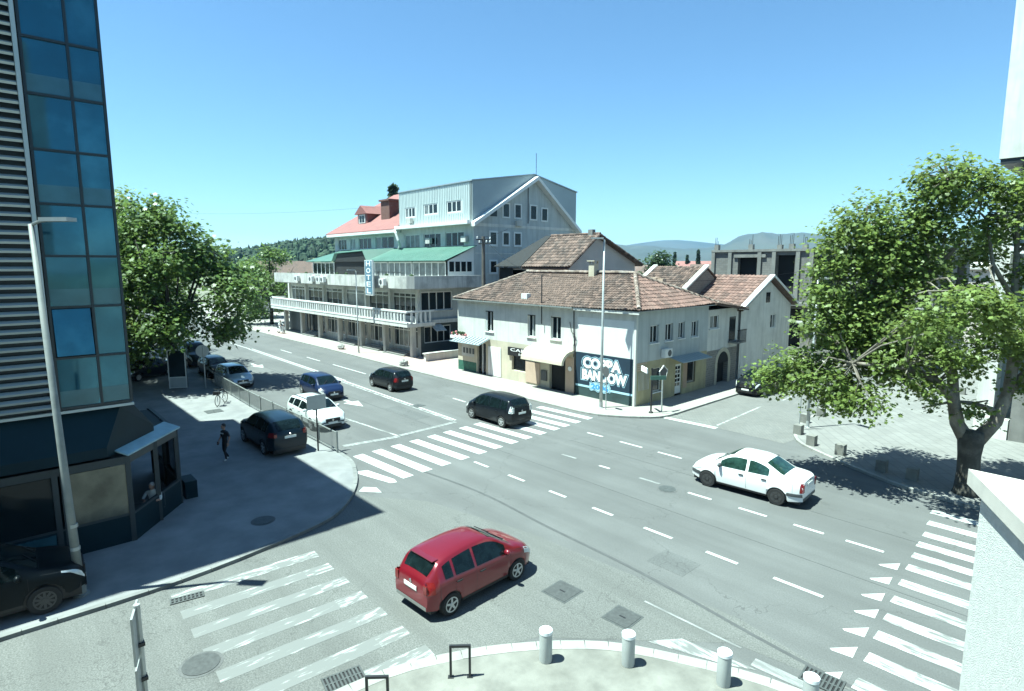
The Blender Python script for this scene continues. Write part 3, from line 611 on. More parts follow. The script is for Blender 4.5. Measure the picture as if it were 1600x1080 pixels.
# left shop awning with plants on the ledge
m = MB(); m.sweep([(-38.2,Y0,2.95),(-38.2,Y0-1.1,2.55),(-34.4,Y0-1.1,2.55),(-34.4,Y0,2.95)], (0,0,.035)); m.build('sheet_awning', M['metal_grey'], H1)
for k in range(10): bp('awning_rib', M['darkmetal'], H1, -38.1+.4*k, -38.06+.4*k, Y0-1.1, Y0, 2.77, 2.82, rot=(R(20), 0, 0))
bp('flower_ledge', M['white_clean'], H1, -38.9, -36.9, Y0-.5, Y0-.005, 2.7, 2.95)
q = random.Random(4); M['blossom'] = mat('pink_blossom', (.42,.16,.17), .8, .3, 6)
m = MB(); 
for k in range(16): m.mi = k % 3 == 0; m.blob((-38.8+.115*k, Y0-.3+q.uniform(-.1,.1), 3.08+q.uniform(-.03,.14)), (.13,.12,.13), 6, 4)
m.build('flower_plants', [M['leaf_far'], M['blossom']], H1)['kind'] = 'stuff'
bp('poster', M['dirtywhite'], H1, -38.0, -36.4, Y0-.012, Y0-.003, 1.3, 2.3)
for k, x in enumerate((-37.8,-37.4,-37.0,-36.6)): bp('poster_letter', M['trim_grey'], H1, x, x+.26, Y0-.018, Y0-.012, 1.55, 2.0)
# --- tiled roofs
def tile_rows(mb, P, e0, e1, t0, t1, row=.31, tw=.23, lift=.05, sag=.0, seed=0):
    """clay tiles over the trapezoid eave e0-e1, top t0-t1: every tile an arched piece that laps over the row below"""
    e0, e1, t0, t1 = map(Vector, (e0, e1, t0, t1)); rr_ = random.Random(seed)
    ex = (e1-e0).normalized(); up_ = (t0-e0); up_ = (up_ - ex*up_.dot(ex)); H_ = up_.length; up_.normalize(); nn_ = ex.cross(up_).normalized()
    if nn_.z < 0: nn_ = -nn_
    n = max(1, int(H_/row)); L0, L1 = 0, (e1-e0).length; a0, a1 = (t0-e0).dot(ex), (t1-e0).dot(ex)
    for i in range(n):
        f0, f1 = i/n, (i+1.25)/n; s0, s1 = L0+(a0-L0)*f0, L1+(a1-L1)*f0
        k0, k1 = math.ceil(s0/tw), math.floor(s1/tw)
        for k in range(k0-1, k1+1):
            a = max(s0, k*tw); b = min(s1, (k+1)*tw)
            if b-a < .08: continue
            j = rr_.uniform(-.012, .012); f1c = min(1.01, f1)
            sagf = -sag*math.sin(math.pi*(a/ max(.1, L1)))
            vs = []
            for f, lf in ((f0, lift), (f1c, .005)):
                for q, hh in ((0,0),(.25,.045),(.5,.06),(.75,.045),(1,0)):
                    vs.append(e0 + ex*(a+(b-a)*q) + up_*(H_*f+j) + nn_*(hh+lf+rr_.uniform(0,.008)) + Vector((0,0,sagf)))
            mb.add(vs, [(r,r+1,r+6,r+5) for r in range(4)]+[(4,3,2,1,0)])
def ridge_caps(mb, a, b, r=.13, step=.4, seed=0):
    a, b = Vector(a), Vector(b); n = max(1, round((b-a).length/step)); q = random.Random(seed)
    for i in range(n):
        p0 = a+(b-a)*(i/n); p1 = a+(b-a)*((i+1.1)/n); j = Vector((0,0,q.uniform(-.015,.02)))
        mb.tube([p0+j, p1+j], [r*1.08, r*.92], 8)
E0, E1, E2, E3 = (-38.6,28.54,5.98), (-20.4,28.54,5.98), (-20.4,37.7,6.05), (-38.6,37.7,6.05)
T0, T1 = (-34.6,33,8.05), (-24.0,33,8.05)
m = MB()
for q in ((E0,E1,T1,T0),(E1,E2,T1),(E2,E3,T0,T1),(E3,E0,T0)): m.poly([(p[0],p[1],p[2]-.03) for p in q])
m.poly([(p[0],p[1],p[2]-.06) for p in (E3,E2,E1,E0)]); m.build('roof', M['roof_base'], H1)
m = MB(); tile_rows(m, None, E0, E1, T0, T1, seed=1, sag=.12); tile_rows(m, None, E2, E3, T1, T0, seed=2)
o = m.build('roof_tiles', M['tile'], H1); o['kind'] = 'stuff'
m = MB(); tile_rows(m, None, E1, E2, T1, T1, seed=3, row=.4, tw=.3, sag=.08); o = m.build('roof_tiles', M['tile_red'], H1); o['kind'] = 'stuff'
m = MB(); ridge_caps(m, (T0[0],33,8.12), (T1[0],33,8.12)); ridge_caps(m, (E1[0]-.05,E1[1]+.05,6.08), (T1[0],33,8.12), seed=2); ridge_caps(m, E0, T0, seed=3); ridge_caps(m, E2, T1, seed=4)
M['mortar_cap'] = mat('mortared_ridge_tile', (.2,.155,.125), .9, .35, 4, rand=.25, stain=(.4,.38,.34), stain_amt=.5, stain_scale=2)
m.build('ridge_caps', M['mortar_cap'], H1)['kind'] = 'stuff'
bp('eave_board', M['white'], H1, -25.6, -20.4, 28.57, 28.63, 5.74, 5.93); bp('gutter', M['pole_old'], H1, -38.6, -25.6, 28.44, 28.54, 5.84, 5.92)
bp('soffit', M['greyrender'], H1, -38.5, -20.45, 28.6, 28.88, 5.86, 5.9); bp('soffit', M['greyrender'], H1, -20.78, -20.42, 28.65, 37.6, 5.9, 5.95)
m = MB(); m.box(-27.75,-27.25,32.6,33.1,7.2,8.75); m.box(-27.85,-27.15,32.5,33.2,8.9,8.97)
for x in (-27.75,-27.35): 
    for y in (32.6,33.0): m.box(x,x+.1,y,y+.1,8.75,8.9)
m.build('chimney', M['cream'], H1)
m = MB(); m.box(-31.1,-30.5,29.1,29.5,6.05,6.6); m.build('roof_vent', M['white_clean'], H1)
MB().tube([(-28.6,28.7,4.6),(-28.6,28.7,8.0)], .04, 6).build('cable_mast', M['darkmetal'], H1)
# dark service box and pier details
wf.bp('meter_box', M['trim_grey'], H1, -28.75, -28.2, -.1, -.004, .6, 1.3); MB().lathe((-26.05,Y0-.035,1.75), (0,-1,0), [(.16,0),(.16,.03)], 14).build('round_sign', M['murwhite'], H1)

# ------------------------------------------------------------------ stone annex with the arched gate
AN = thing('stone_annex', 'old stone annex with dark arched gate beside the corner house', 'house', (-22, 39.5, KZ))
wa = Wall('x+', -20.85)
m = MB(); wa.sheet(m, 37.2, 41.6, 2.65, 5.55, [(37.55,38.75,4.2,5.15)], .2); m.build('upper_wall', M['white'], AN)
wa.window(AN, 37.55, 38.75, 4.2, 5.15, M['white_clean'], M['glass_dk'], 2, 1, .15, .07, M['white_clean'])
m = MB(); wa.sheet(m, 37.2, 41.6, 0, 2.65, [(38.75,40.35,0,2.0)], .35); m.build('stone_wall', M['stone'], AN)
bp('gate', M['dark_int'], AN, -21.3, -21.22, 38.6, 40.5, 0, 2.65)
yc, rad = 39.55, .8
for k in range(11):        # arch stones
    t0, t1 = math.pi*k/11, math.pi*(k+1)/11
    q = [(r_*math.cos(t), r_*math.sin(t)) for r_, t in ((rad,t0),(rad+.3,t0),(rad+.3,t1),(rad,t1))]
    MB().sweep([(-20.85, yc+a*.98, 1.65+b) for a, b in q], (.05,0,0)).build('arch_stone', M['cream'], AN)
for s in (-1, 1):
    for k in range(4): bp('arch_stone', M['cream'], AN, -20.85, -20.8, yc+s*.95-.15, yc+s*.95+.15, .05+.4*k, .43+.4*k)
MB().sweep([(-20.849, yc+rad*math.cos(math.pi*k/12), 1.65+rad*math.sin(math.pi*k/12)) for k in range(13)], (.02,0,0)).build('gate_arch', M['dark_int'], AN)
MB().sweep([(-20.2,37.2,5.95),(-20.2,41.9,5.35),(-26,41.9,5.6),(-26,37.2,6.3)], (0,0,.1)).build('roof', M['roof_base'], AN)
m = MB(); tile_rows(m, None, (-20.2,37.3,6.02), (-20.2,41.9,5.45), (-23.5,37.3,6.6), (-23.5,41.9,5.9), seed=8); m.build('roof_tiles', M['tile'], AN)['kind'] = 'stuff'
m = MB(); m.box(-27,-21.3,37.25,41.5,0,5.5); m.build('inner_wall', M['dark_int'], AN)
# balcony with planters on the far end
bp('balcony_slab', M['concrete'], AN, -20.84, -20.1, 40.2, 41.5, 3.0, 3.12)
for k in range(8): bp('baluster', M['darkmetal'], AN, -20.14, -20.1, 40.25+.17*k, 40.28+.17*k, 3.12, 3.95)
bp('balcony_rail', M['darkmetal'], AN, -20.16, -20.08, 40.2, 41.5, 3.95, 4.0)
wa.bp('balcony_door', M['glass_dk'], AN, 40.3, 41.2, -.02, -.005, 3.15, 4.9)

# ------------------------------------------------------------------ houses behind the corner house
H2 = thing('gabled_house', 'grey gabled house with brown tiled roof behind the corner house', 'house', (-38, 42, 0))
wg = Wall('x+', -34.0)
m = MB(); m.box(-41,-34.3,37.3,46.7,0,8.2); m.build('inner_wall', M['dark_int'], H2)
ho = [(41.3,42.2,6.6,8.0),(43.4,44.2,6.7,8.0),(44.8,45.6,6.7,8.0)]
m = MB(); wg.sheet(m, 37.3, 46.7, 0, 8.3, ho, .2); m.poly([(-34,37.3,8.3),(-34,46.7,8.3),(-34,46.7,8.75),(-34,40.9,11.1)]); 
m.poly([(-41,37.3,0),(-34,37.3,0),(-34,37.3,8.3),(-41,37.3,8.3)]); m.build('wall', M['tanish'] if 'tanish' in M else mat('pinkish_grey_render', (.50,.46,.43), .9, .08, 1, stain=(.42,.39,.37), stain_amt=.4), H2)
for h_ in ho: wg.window(H2, *h_, M['trim_grey'], M['glass_dk'], 1, 1, .15, .05)
m = MB(); m.sweep([(-33.6,36.9,8.42),(-33.6,40.8,11.28),(-33.6,47.3,8.62),(-33.6,47.3,8.5),(-33.6,40.8,11.12),(-33.6,36.9,8.3)], (-5.9,0,0)); m.build('roof', M['roof_base'], H2)
m = MB(); tile_rows(m, None, (-39.4,36.85,8.45), (-33.55,36.85,8.45), (-39.4,40.8,11.3), (-33.55,40.8,11.3), row=.42, tw=.32, seed=11); m.build('roof_tiles', M['tile'], H2)['kind'] = 'stuff'
m = MB(); ridge_caps(m, (-39.4,40.8,11.36), (-33.5,40.8,11.36)); ridge_caps(m, (-33.55,36.9,8.5), (-33.55,40.8,11.3)); ridge_caps(m, (-33.55,47.3,8.65), (-33.55,40.8,11.3)); m.build('ridge_caps', M['tile'], H2)['kind'] = 'stuff'
m = MB(); m.sweep([(-43.2,36.85,8.45),(-39.45,36.85,8.45),(-39.45,40.8,11.3),(-40.2,40.8,11.3)], (0,0,.08)); m.build('dark_roof_slope', M['dark_roof'], H2)
m = MB(); m.box(-43,-41,37.3,41,0,8.4); m.build('lean_to_wall', M['dark_int'], H2)
m = MB(); m.box(-34.7,-34.2,40.6,41.0,11,11.75); m.build('chimney', M['concrete'], H2)

SH = thing('stone_gable_house', 'small old stone gabled house with white verges behind the chimneys', 'house', (-27.5, 44, 0))
m = MB(); m.box(-30,-25,41.2,47,0,6.7); m.poly([(-25,41.2,6.7),(-25,47,6.7),(-25,44.1,8.3)]); m.build('wall', M['stone'], SH)
m = MB(); m.sweep([(-24.9,40.9,6.72),(-24.9,44.1,8.45),(-24.9,47.3,6.75),(-24.9,47.3,6.62),(-24.9,44.1,8.3),(-24.9,40.9,6.6)], (-5.3,0,0)); m.build('roof', M['roof_base'], SH)
m = MB(); tile_rows(m, None, (-30,40.9,6.75), (-25.25,40.9,6.75), (-30,44.1,8.48), (-25.25,44.1,8.48), seed=12); m.build('roof_tiles', M['tile'], SH)['kind'] = 'stuff'
for x in (-30.1,-25.2): MB().sweep([(x,40.85,6.72),(x,44.1,8.5),(x,44.1,8.66),(x,40.85,6.9)], (.42,0,0)).build('verge', M['white'], SH)
m = MB(); m.box(-26.6,-26.1,38.6,39.1,6.0,7.6); m.box(-26.0,-25.5,38.6,39.1,6.0,7.6); m.box(-26.7,-26.0,38.5,39.2,7.6,7.68); m.build('chimney', M['tan'], AN)

H3 = thing('white_gable_house', 'small white gabled house with red tiled roof beyond the stone annex', 'house', (-24, 46.2, 0))
wh = Wall('x+', -20.8)
ho = [(46.1,46.9,6.0,6.6),(46.9,47.9,3.6,4.7)]
m = MB(); wh.sheet(m, 41.9, 50.6, 0, 5.4, ho[1:], .15); m.poly([(-20.8,41.9,5.4),(-20.8,50.6,5.4),(-20.8,46.2,7.5)]); m.box(-27,-20.95,41.95,50.55,0,5.35); m.build('wall', M['white'], H3)
wh.window(H3, *ho[1], M['white_clean'], M['glass_dk'], 2, 1, .12, .06); wh.bp('window', M['glass_dk'], H3, 45.9, 46.6, -.02, -.004, 5.7, 6.5)
m = MB(); m.sweep([(-20.4,41.4,5.4),(-20.4,46.2,7.75),(-20.4,51,5.42),(-20.4,51,5.28),(-20.4,46.2,7.6),(-20.4,41.4,5.26)], (-6.6,0,0)); m.build('roof', M['roof_base'], H3)
m = MB(); tile_rows(m, None, (-27,41.4,5.42), (-20.75,41.4,5.42), (-27,46.2,7.78), (-20.75,46.2,7.78), row=.42, tw=.32, seed=14); m.build('roof_tiles', M['tile_red'], H3)['kind'] = 'stuff'
for y0, z0 in ((41.35,5.38),(51.05,5.4)): MB().sweep([(-20.72,y0,z0),(-20.72,46.2,7.74),(-20.72,46.2,7.9),(-20.72,y0,z0+.16)], (.4,0,0)).build('verge', M['white_clean'], H3)

CB = thing('unfinished_building', 'unfinished concrete block building with open dark bays and bare columns', 'building', (-22, 58, 0))
wc = Wall('y-', 56)
bays = [(-28.4,-26.0,7.0,9.6),(-24.6,-22.9,5.5,9.55),(-21.3,-18.5,5.6,9.4),(-17.5,-15,5.6,9.4),(-29.5,-26.5,1.0,4.6),(-25,-22,1.0,4.6),(-20.5,-17.5,1,4.6)]
m = MB(); wc.sheet(m, -31, -12, 0, 9.9, bays, .5); wx = Wall('x+', -12); wx.sheet(m, 56, 68, 0, 9.9, [(58,61,5.6,9.2),(63,66,5.6,9.2)], .5); m.build('block_wall', M['blockwork'], CB)
m = MB(); m.box(-30.8,-12.5,56.9,67.8,0,9.8); m.build('inner_wall', M['dark_int'], CB)
bp('floor_slab', M['concrete'], CB, -31.3, -11.7, 55.0, 68, 4.95, 5.2); bp('roof_slab', M['concrete'], CB, -31.2, -11.8, 55.8, 68.2, 9.9, 10.12)
bp('lintel', M['concrete'], CB, -28.8, -25.6, 55.85, 56.0, 9.35, 9.65)
for x in (-31,-29.2,-26.2,-24.8,-22.6,-21.4): bp('column', M['concrete'], CB, x-.18, x+.18, 55.82, 55.98, 5.2, 9.9)
for x in (-30.9,-27.3,-24.5,-23.4,-22.2,-20.3,-18.5): 
    bp('column_stub', M['concrete'], CB, x-.22, x+.22, 56.2, 56.6, 10.12, 10.45+.4*random.random())
    for k in range(3): bp('rebar', M['darkmetal'], CB, x-.18+.15*k, x-.15+.15*k, 56.3, 56.34, 10.4, 11.0+.7*random.random())
bp('front_ledge', M['dirtywhite'], CB, -22, -12, 54.8, 55.0, 3.4, 3.6)

# ------------------------------------------------------------------ hotel
HT = thing('hotel', 'large white hotel with balustraded balcony, green terrace roof and metal clad attic', 'hotel', (-60, 40, 0))
HX = -46.0; wr2 = Wall('x+', HX); wg0 = Wall('y-', 30.2)
# ground and first floors, front
gb, fb = [], []
bx = [-76.6,-71.4,-66.3,-61.2,-56.1,-51.2,-46.3]
for i, (a, b) in enumerate(zip(bx, bx[1:])):
    gb.append((a+.35, b-.25, .75 if i > 1 else .5, 2.85)); fb.append((a+.35, b-.25, 3.7 if i != 3 else 3.9, 6.0))
m = MB(); wg0.sheet(m, -77, HX, 0, 3.1, gb, .2); m.build('ground_wall', M['dirtywhite'], HT)
m = MB(); wg0.sheet(m, -77, HX, 3.1, 6.5, fb, .2); m.build('first_floor_wall', M['white'], HT)
m = MB(); m.box(-76.8,HX-.35,30.6,52,0,6.4); m.box(-76.3,HX-.4,37,51.5,6.4,12.6); m.build('inner_wall', M['dark_int'], HT)
rr_ = random.Random(5)
for i, h_ in enumerate(gb):
    wg0.window(HT, *h_, M['white_clean'] if i > 1 else M['trim_grey'], M['glass_dk'] if i % 2 else M['glass'], 5, 1, .14, .09, top=.45 if i > 1 else None)
for i, h_ in enumerate(fb):
    wg0.window(HT, *h_, M['white_clean'], M['glass_curtain'] if i in (3,) else M['glass'], (4,3,3,2,3,4)[i], 1, .14, .1, top=.4)
for i, x in enumerate(bx):
    bp('column', M['dirtywhite'], HT, x-.22, x+.22, 29.3, 29.75, 0, 3.05)
    bp('pilaster', M['white'], HT, x-.2, x+.2, 30.0, 30.2, 3.4, 6.5)
bp('dark_end_wall', M['facade_dark'], HT, -77, -71.4, 30.1, 30.19, 0, 2.9)
for k in range(3): 
    for x0 in (-70.5,-60.4,-55.3,-50.5): bp('step', M['concrete'], HT, x0, x0+3.4, 29.0+.28*k, 29.9, .1+.14*k, .24+.14*k)
# lower balcony
bp('balcony_slab', M['white'], HT, -78.4, -45.2, 28.25, 30.2, 3.02, 3.36); bp('balcony_rail', M['white_clean'], HT, -78.4, -45.2, 28.2, 28.42, 4.34, 4.5)
bp('balcony_rail', M['white_clean'], HT, -78.4, -78.2, 28.42, 30.2, 4.34, 4.5); bp('balcony_rail', M['white_clean'], HT, -45.4, -45.2, 28.42, 31.2, 4.34, 4.5)
bp('balcony_slab', M['white'], HT, -45.95, -45.2, 30.2, 31.3, 3.02, 3.36)
bp('balcony_curb', M['white_clean'], HT, -78.4, -45.2, 28.22, 28.4, 3.36, 3.5)
x = -78.2; k = 0
while x < -45.3:
    wd_ = .26 if k % 5 == 0 else .17
    bp('baluster', M['white_clean'], HT, x-wd_/2, x+wd_/2, 28.24, 28.38, 3.5, 4.34); x += .56; k += 1
for k in range(5): bp('baluster', M['white_clean'], HT, -45.36, -45.24, 28.7+.5*k, 28.87+.5*k, 3.36, 4.34)
# the upper parapet wrapping round the corner in a curve
pp = [(-76.5,28.2),(-46.2,28.2),(-45.4,28.4),(-44.85,28.9),(-44.6,29.7),(-44.6,36.4)]
M['parapet'] = mat('stained_parapet', (.56,.56,.52), .9, .12, 1, .1, 30, stain=(.25,.25,.235), stain_amt=.85, stain_scale=.7, streak=0.85)
for a, b in zip(pp, pp[1:]):
    wallrun(a, b, 6.5, 7.55, .16).build('parapet', M['parapet'], HT); wallrun(a, b, 7.55, 7.64, .24).build('coping', M['dirtywhite'], HT)
wallrun((-76.4,34),(-76.4,28.25), 6.5, 7.55, .16).build('parapet', M['parapet'], HT)
m = MB().prism([(-76.4,28.3),(-46.2,28.3),(-45.4,28.5),(-44.95,29.0),(-44.72,29.8),(-44.72,36.6),(-76.4,36.6)], 6.42, 6.6); m.build('terrace_slab', M['dirtywhite'], HT)
bp('terrace_rail', M['darkmetal'], HT, -60, -46.2, 28.3, 28.34, 7.95, 8.0)
for x in np.arange(-60, -46, 1.4): bp('rail_post', M['darkmetal'], HT, x, x+.04, 28.3, 28.34, 7.6, 7.97)
for x in (-68.7,-64.6,-62.6,-61.6,-48.8):
    ac = bp('air_conditioner', M['white_clean'], HT, x-.42, x+.42, 27.78, 28.12, 6.75, 7.35)
    MB().lathe((x-.08,27.775,7.05), (0,-1,0), [(.23,0),(.23,.006),(.05,.012)], 12).build('fan_grille', M['trim_grey'], HT)
# right facade, two lower floors
lo = [(29.9,33.9,4.35,6.15),(30.0,33.6,1.35,2.95),(36.5,38,4.4,6.0),(40,42,4.4,6.0)]
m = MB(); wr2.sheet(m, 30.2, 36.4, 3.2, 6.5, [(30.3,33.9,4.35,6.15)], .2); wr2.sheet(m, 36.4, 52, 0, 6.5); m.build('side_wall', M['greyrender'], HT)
m = MB(); wr2.sheet(m, 30.2, 36.4, 0, 3.2, [(30.6,33.7,1.3,2.9)], .2); m.build('side_base_wall', M['dark_base'] if 'dark_base' in M else mat('dark_green_render', (.06,.075,.075), .85, .2, 1), HT)
wr2.window(HT, 30.3, 33.9, 4.35, 6.15, M['white_clean'], M['glass'], 4, 1, .14, .1, M['white']); wr2.window(HT, 30.6, 33.7, 1.3, 2.9, M['white_clean'], M['glass_dk'], 4, 1, .14, .09)
bp('floor_band', M['white'], HT, HX, HX+.25, 30.2, 36.4, 3.15, 3.5)
m = MB(); m.sweep([(HX,31.2,3.1),(HX+1.1,31.2,2.5),(HX+1.1,32.4,2.5),(HX,32.4,3.1)], (0,0,.04)); m.build('awning', M['dirtywhite'], HT)
# terrace enclosure under the green roof
wt = Wall('y-', 33.4)
m = MB(); m.box(-77,HX-.3,34.6,36.5,6.6,8.9); m.build('terrace_inner_wall', M['dark_int'], HT)
for (a, b, c_) in ((-76.6,-70.3,5),(-61.5,-57.2,3),(-57.0,-52.4,4),(-52.2,-46.4,5)):
    wt.window(HT, a, b, 6.65, 8.95, M['white_clean'], M['glass_curtain'] if a > -70 else M['glass'], c_, 1, .1, .12, top=None, name='terrace_glazing')
bp('dark_awning_front', M['dark_int'], HT, -70.1, -61.7, 33.5, 33.56, 6.65, 9.2)
m = MB(); m.poly([(-70.2,33.3,9.0),(-61.3,33.3,9.0),(-62.3,33.3,10.1),(-69.6,33.3,9.9)]); m.build('dark_gable_front', M['dark_roof'], HT)
for k, x in enumerate((-75.5,-66.5,-64.2,-59.3,-55.0,-50.2)):
    m = MB(); m.blob((x,32.0,7.3), (.3,.3,.45), 8, 5); m.build('planter_shrub', M['leaf_far'], HT)
gr = MB(); gr.sweep([(-77.8,33.0,9.02),(-70.2,33.0,9.02),(-70.2,36.7,10.5),(-74.2,36.7,10.5)], (0,0,.07)); gr.build('green_roof', M['green_roof'], HT)
gr = MB(); gr.sweep([(-61.3,33.0,9.0),(-45.9,33.0,9.0),(-45.6,36.7,10.5),(-60.5,36.7,10.55)], (0,0,.07)); gr.build('green_roof', M['green_roof'], HT)
gr = MB(); gr.sweep([(-70.2,33.1,9.06),(-69.4,33.1,10.0),(-62.2,33.1,10.2),(-61.3,33.1,9.06),(-60.5,36.7,10.55),(-70.2,36.7,10.5)], (0,0,.06)); gr.build('green_roof', M['green_roof'], HT)
rb = MB()
for x in np.arange(-61, -46, .5): rb.obox((x,34.85,9.81), (.02,1.99,.02), Matrix.Rotation(math.atan2(1.5,3.7),3,'X'))
for x in np.arange(-75.5, -70.4, .5): rb.obox((x,34.85,9.81), (.02,1.99,.02), Matrix.Rotation(math.atan2(1.5,3.7),3,'X'))
rb.build('roof_seams', M['green_roof'], HT)['kind'] = 'stuff'
# white enclosure side under the rake
m = MB(); wr2.sheet(m, 33.4, 36.6, 6.6, 7.9); m.poly([(HX,33.4,7.9),(HX,36.6,7.9),(HX,36.6,10.35),(HX,33.4,9.0)]); m.build('terrace_side_wall', M['white_clean'], HT)
for k in range(4): wr2.bp('window', M['glass_dk'], HT, 33.6+.72*k, 34.15+.72*k, -.02, -.004, 8.0, 8.95)
# upper floors, set back
wu = Wall('y-', 36.6)
ub = [(-75.4,-73,10.55,12.0),(-72,-70.6,10.55,12.0),(-69.6,-66.4,10.55,12.0),(-65.4,-61.0,10.55,12.0),(-58.6,-55.6,10.5,12.0),(-54.8,-51.6,10.5,12.0),(-50.8,-47.6,10.5,12.0)]
m = MB(); wu.sheet(m, -76.4, HX, 9.0, 12.7, ub, .2); m.build('upper_wall', M['white'], HT)
for i, h_ in enumerate(ub): wu.window(HT, *h_, M['white_clean'], (M['glass_dk'], M['glass_curtain'], M['glass'])[i%3], 3, 1, .14, .1)
for x in (-53.5,-47.2): bp('air_conditioner', M['dirtywhite'], HT, x-.4, x+.4, 36.2, 36.55, 10.9, 11.5)
bp('eave', M['white_clean'], HT, -77.0, -59.4, 35.7, 36.9, 12.3, 12.62)
bp('eave', M['white_clean'], HT, -59.4, HX+.1, 35.75, 36.62, 12.62, 12.98)
MB().tube([(-59.3,35.7,12.5),(-58.9,35.6,12.2),(-58.6,35.7,11.4),(-58.9,36.1,10.8),(-59.3,36.2,10.5)], .14, 8).build('drain_pipe', M['white_clean'], HT)
# metal clad attic
wm = Wall('y-', 36.5)
at = [(-58.3,-56.2,13.85,15.0),(-54.5,-51.9,13.95,15.1),(-50.3,-47.8,13.9,15.1)]
m = MB(); wm.sheet(m, -59.5, HX, 12.9, 16.75, at, .15); m.build('attic_wall', M['metal_sheet'], HT)
rb = MB()
for x in np.arange(-59.4, HX, .3):
    hit = [h_ for h_ in at if h_[0]-.1 < x < h_[1]+.1]
    for z0, z1 in (((12.95,hit[0][2]-.1),(hit[0][3]+.1,16.72)) if hit else ((12.95,16.72),)): rb.box(x,x+.06,36.455,36.5,z0,z1)
rb.build('cladding_ribs', M['metal_sheet'], HT)['kind'] = 'stuff'
for h_ in at: wm.window(HT, *h_, M['white_clean'], M['glass'], 3, 1, .1, .13)
bp('air_conditioner', M['dirtywhite'], HT, -57.3, -56.5, 36.0, 36.4, 13.2, 13.75)
m = MB(); m.sweep([(HX-.06,36.5,12.9),(HX-.06,36.5,16.75),(HX-.06,44.9,18.1),(HX-.06,51.7,16.8),(HX-.06,51.7,12.3)], (-.3,0,0)); m.build('attic_side_wall', M['metal_grey'], HT)
m = MB(); m.sweep([(HX+.05,36.4,16.74),(HX+.05,44.9,18.12),(HX+.05,51.8,16.8),(HX+.05,51.8,16.92),(HX+.05,44.9,18.24),(HX+.05,36.4,16.86)], (-13.6,0,0)); m.build('attic_roof', M['metal_grey'], HT)
bp('attic_end_wall', M['metal_grey'], HT, -59.5, -59.3, 36.55, 51.6, 12.3, 16.8)
# white gable
up = [(38.66,39.6,7.8,9.08),(40.4,41.15,7.8,9.08),(38.66,39.6,10.62,11.98),(40.4,41.3,10.62,11.98),(42.0,43.0,10.62,11.98)]
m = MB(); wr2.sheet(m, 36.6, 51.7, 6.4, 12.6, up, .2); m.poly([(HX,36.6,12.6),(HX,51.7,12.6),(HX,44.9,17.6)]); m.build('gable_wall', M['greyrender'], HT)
for h_ in up: wr2.window(HT, h_[0]-.08, h_[1]+.08, h_[2]-.08, h_[3]+.08, M['white_clean'], M['glass_dk'], 1, 1, -.004, .17, M['white'])
for (a, b, c, e) in ((40.35,41.4,13.4,14.95),(42.0,43.05,13.4,14.95),(44.25,45.35,13.35,15.0),(45.95,47.0,13.3,14.8)):
    wf_ = wr2.window(HT, a, b, c, e, M['white_clean'], M['glass_dk'], 1, 1, -.005, .14)
m = MB(); m.sweep([(HX+.005,38.7,13.5),(HX+.005,39.65,13.5),(HX+.005,39.65,14.5)], (.03,0,0)); m.build('window', M['glass_dk'], HT)
bp('air_conditioner', M['dirtywhite'], HT, HX+.02, HX+.35, 42.1, 42.9, 12.65, 13.2)
bp('floor_band', M['white'], HT, HX+.002, HX+.03, 36.8, 51.6, 12.45, 12.75); bp('floor_band', M['white'], HT, HX+.002, HX+.03, 36.8, 51.6, 9.75, 9.85)
for a, b in (((36.2,12.75),(44.9,17.9)),((51.9,12.5),(44.9,17.9))):
    MB().sweep([(HX,a[0],a[1]),(HX,b[0],b[1]),(HX,b[0],b[1]-.38),(HX,a[0],a[1]-.38)], (.7,0,0)).build('barge_board', M['white_clean'], HT)
MB().tube([(HX+.3,44.9,17.8),(HX+.3,44.9,20.3)], .03, 5).build('aerial', M['darkmetal'], HT)
MB().tube([(HX+.05,44.0,13),(HX+.05,44.0,17)], .04, 5).build('cable_run', M['trim_grey'], HT)
# red roof with dormer, chimney and solar panels
e0, e1, t0, t1 = Vector((-77.4,35.8,12.62)), Vector((-59.55,35.8,12.62)), Vector((-74.6,44.9,18.3)), Vector((-59.55,44.9,18.6))
m = MB(); m.sweep([e0,e1,t1,t0], (0,0,.12)); m.poly([(-77.4,35.8,12.6),(-74.6,44.9,18.3),(-77.4,54,12.6)]); m.build('red_roof', M['red_roof'], HT)
m = MB(); m.box(-71.5,-69.0,37.6,41,13.8,15.2); m.sweep([(-71.9,37.3,15.1),(-70.25,37.3,16.2),(-68.6,37.3,15.1)], (0,4.5,0)); m.build('dormer', M['red_roof'], HT); dm = HT.children[-1]
wd = Wall('y-', 37.55); wd.bp('dormer_window', M['white_clean'], HT, -71.1, -69.4, -.05, .0, 13.95, 15.05); wd.bp('pane', M['glass_dk'], HT, -70.9, -70.3, -.06, -.05, 14.05, 14.9); wd.bp('pane', M['glass_dk'], HT, -70.2, -69.6, -.06, -.05, 14.05, 14.9)
m = MB(); m.box(-66.2,-64.2,38.0,39.6,13.8,16.4); m.box(-66.4,-64.0,37.8,39.8,16.4,16.6); m.build('chimney', mat('brown_brick', (.14,.075,.06), .9, .2), HT)
for k in range(4):
    a_ = .62+.08*k; c_ = e1.lerp(t1, a_); bp('solar_panel', M['glass'], HT, -64.4, -60.0, c_.y-.32, c_.y+.32, c_.z+.13, c_.z+.17, rot=(math.atan2(5.9,9.1), 0, 0))
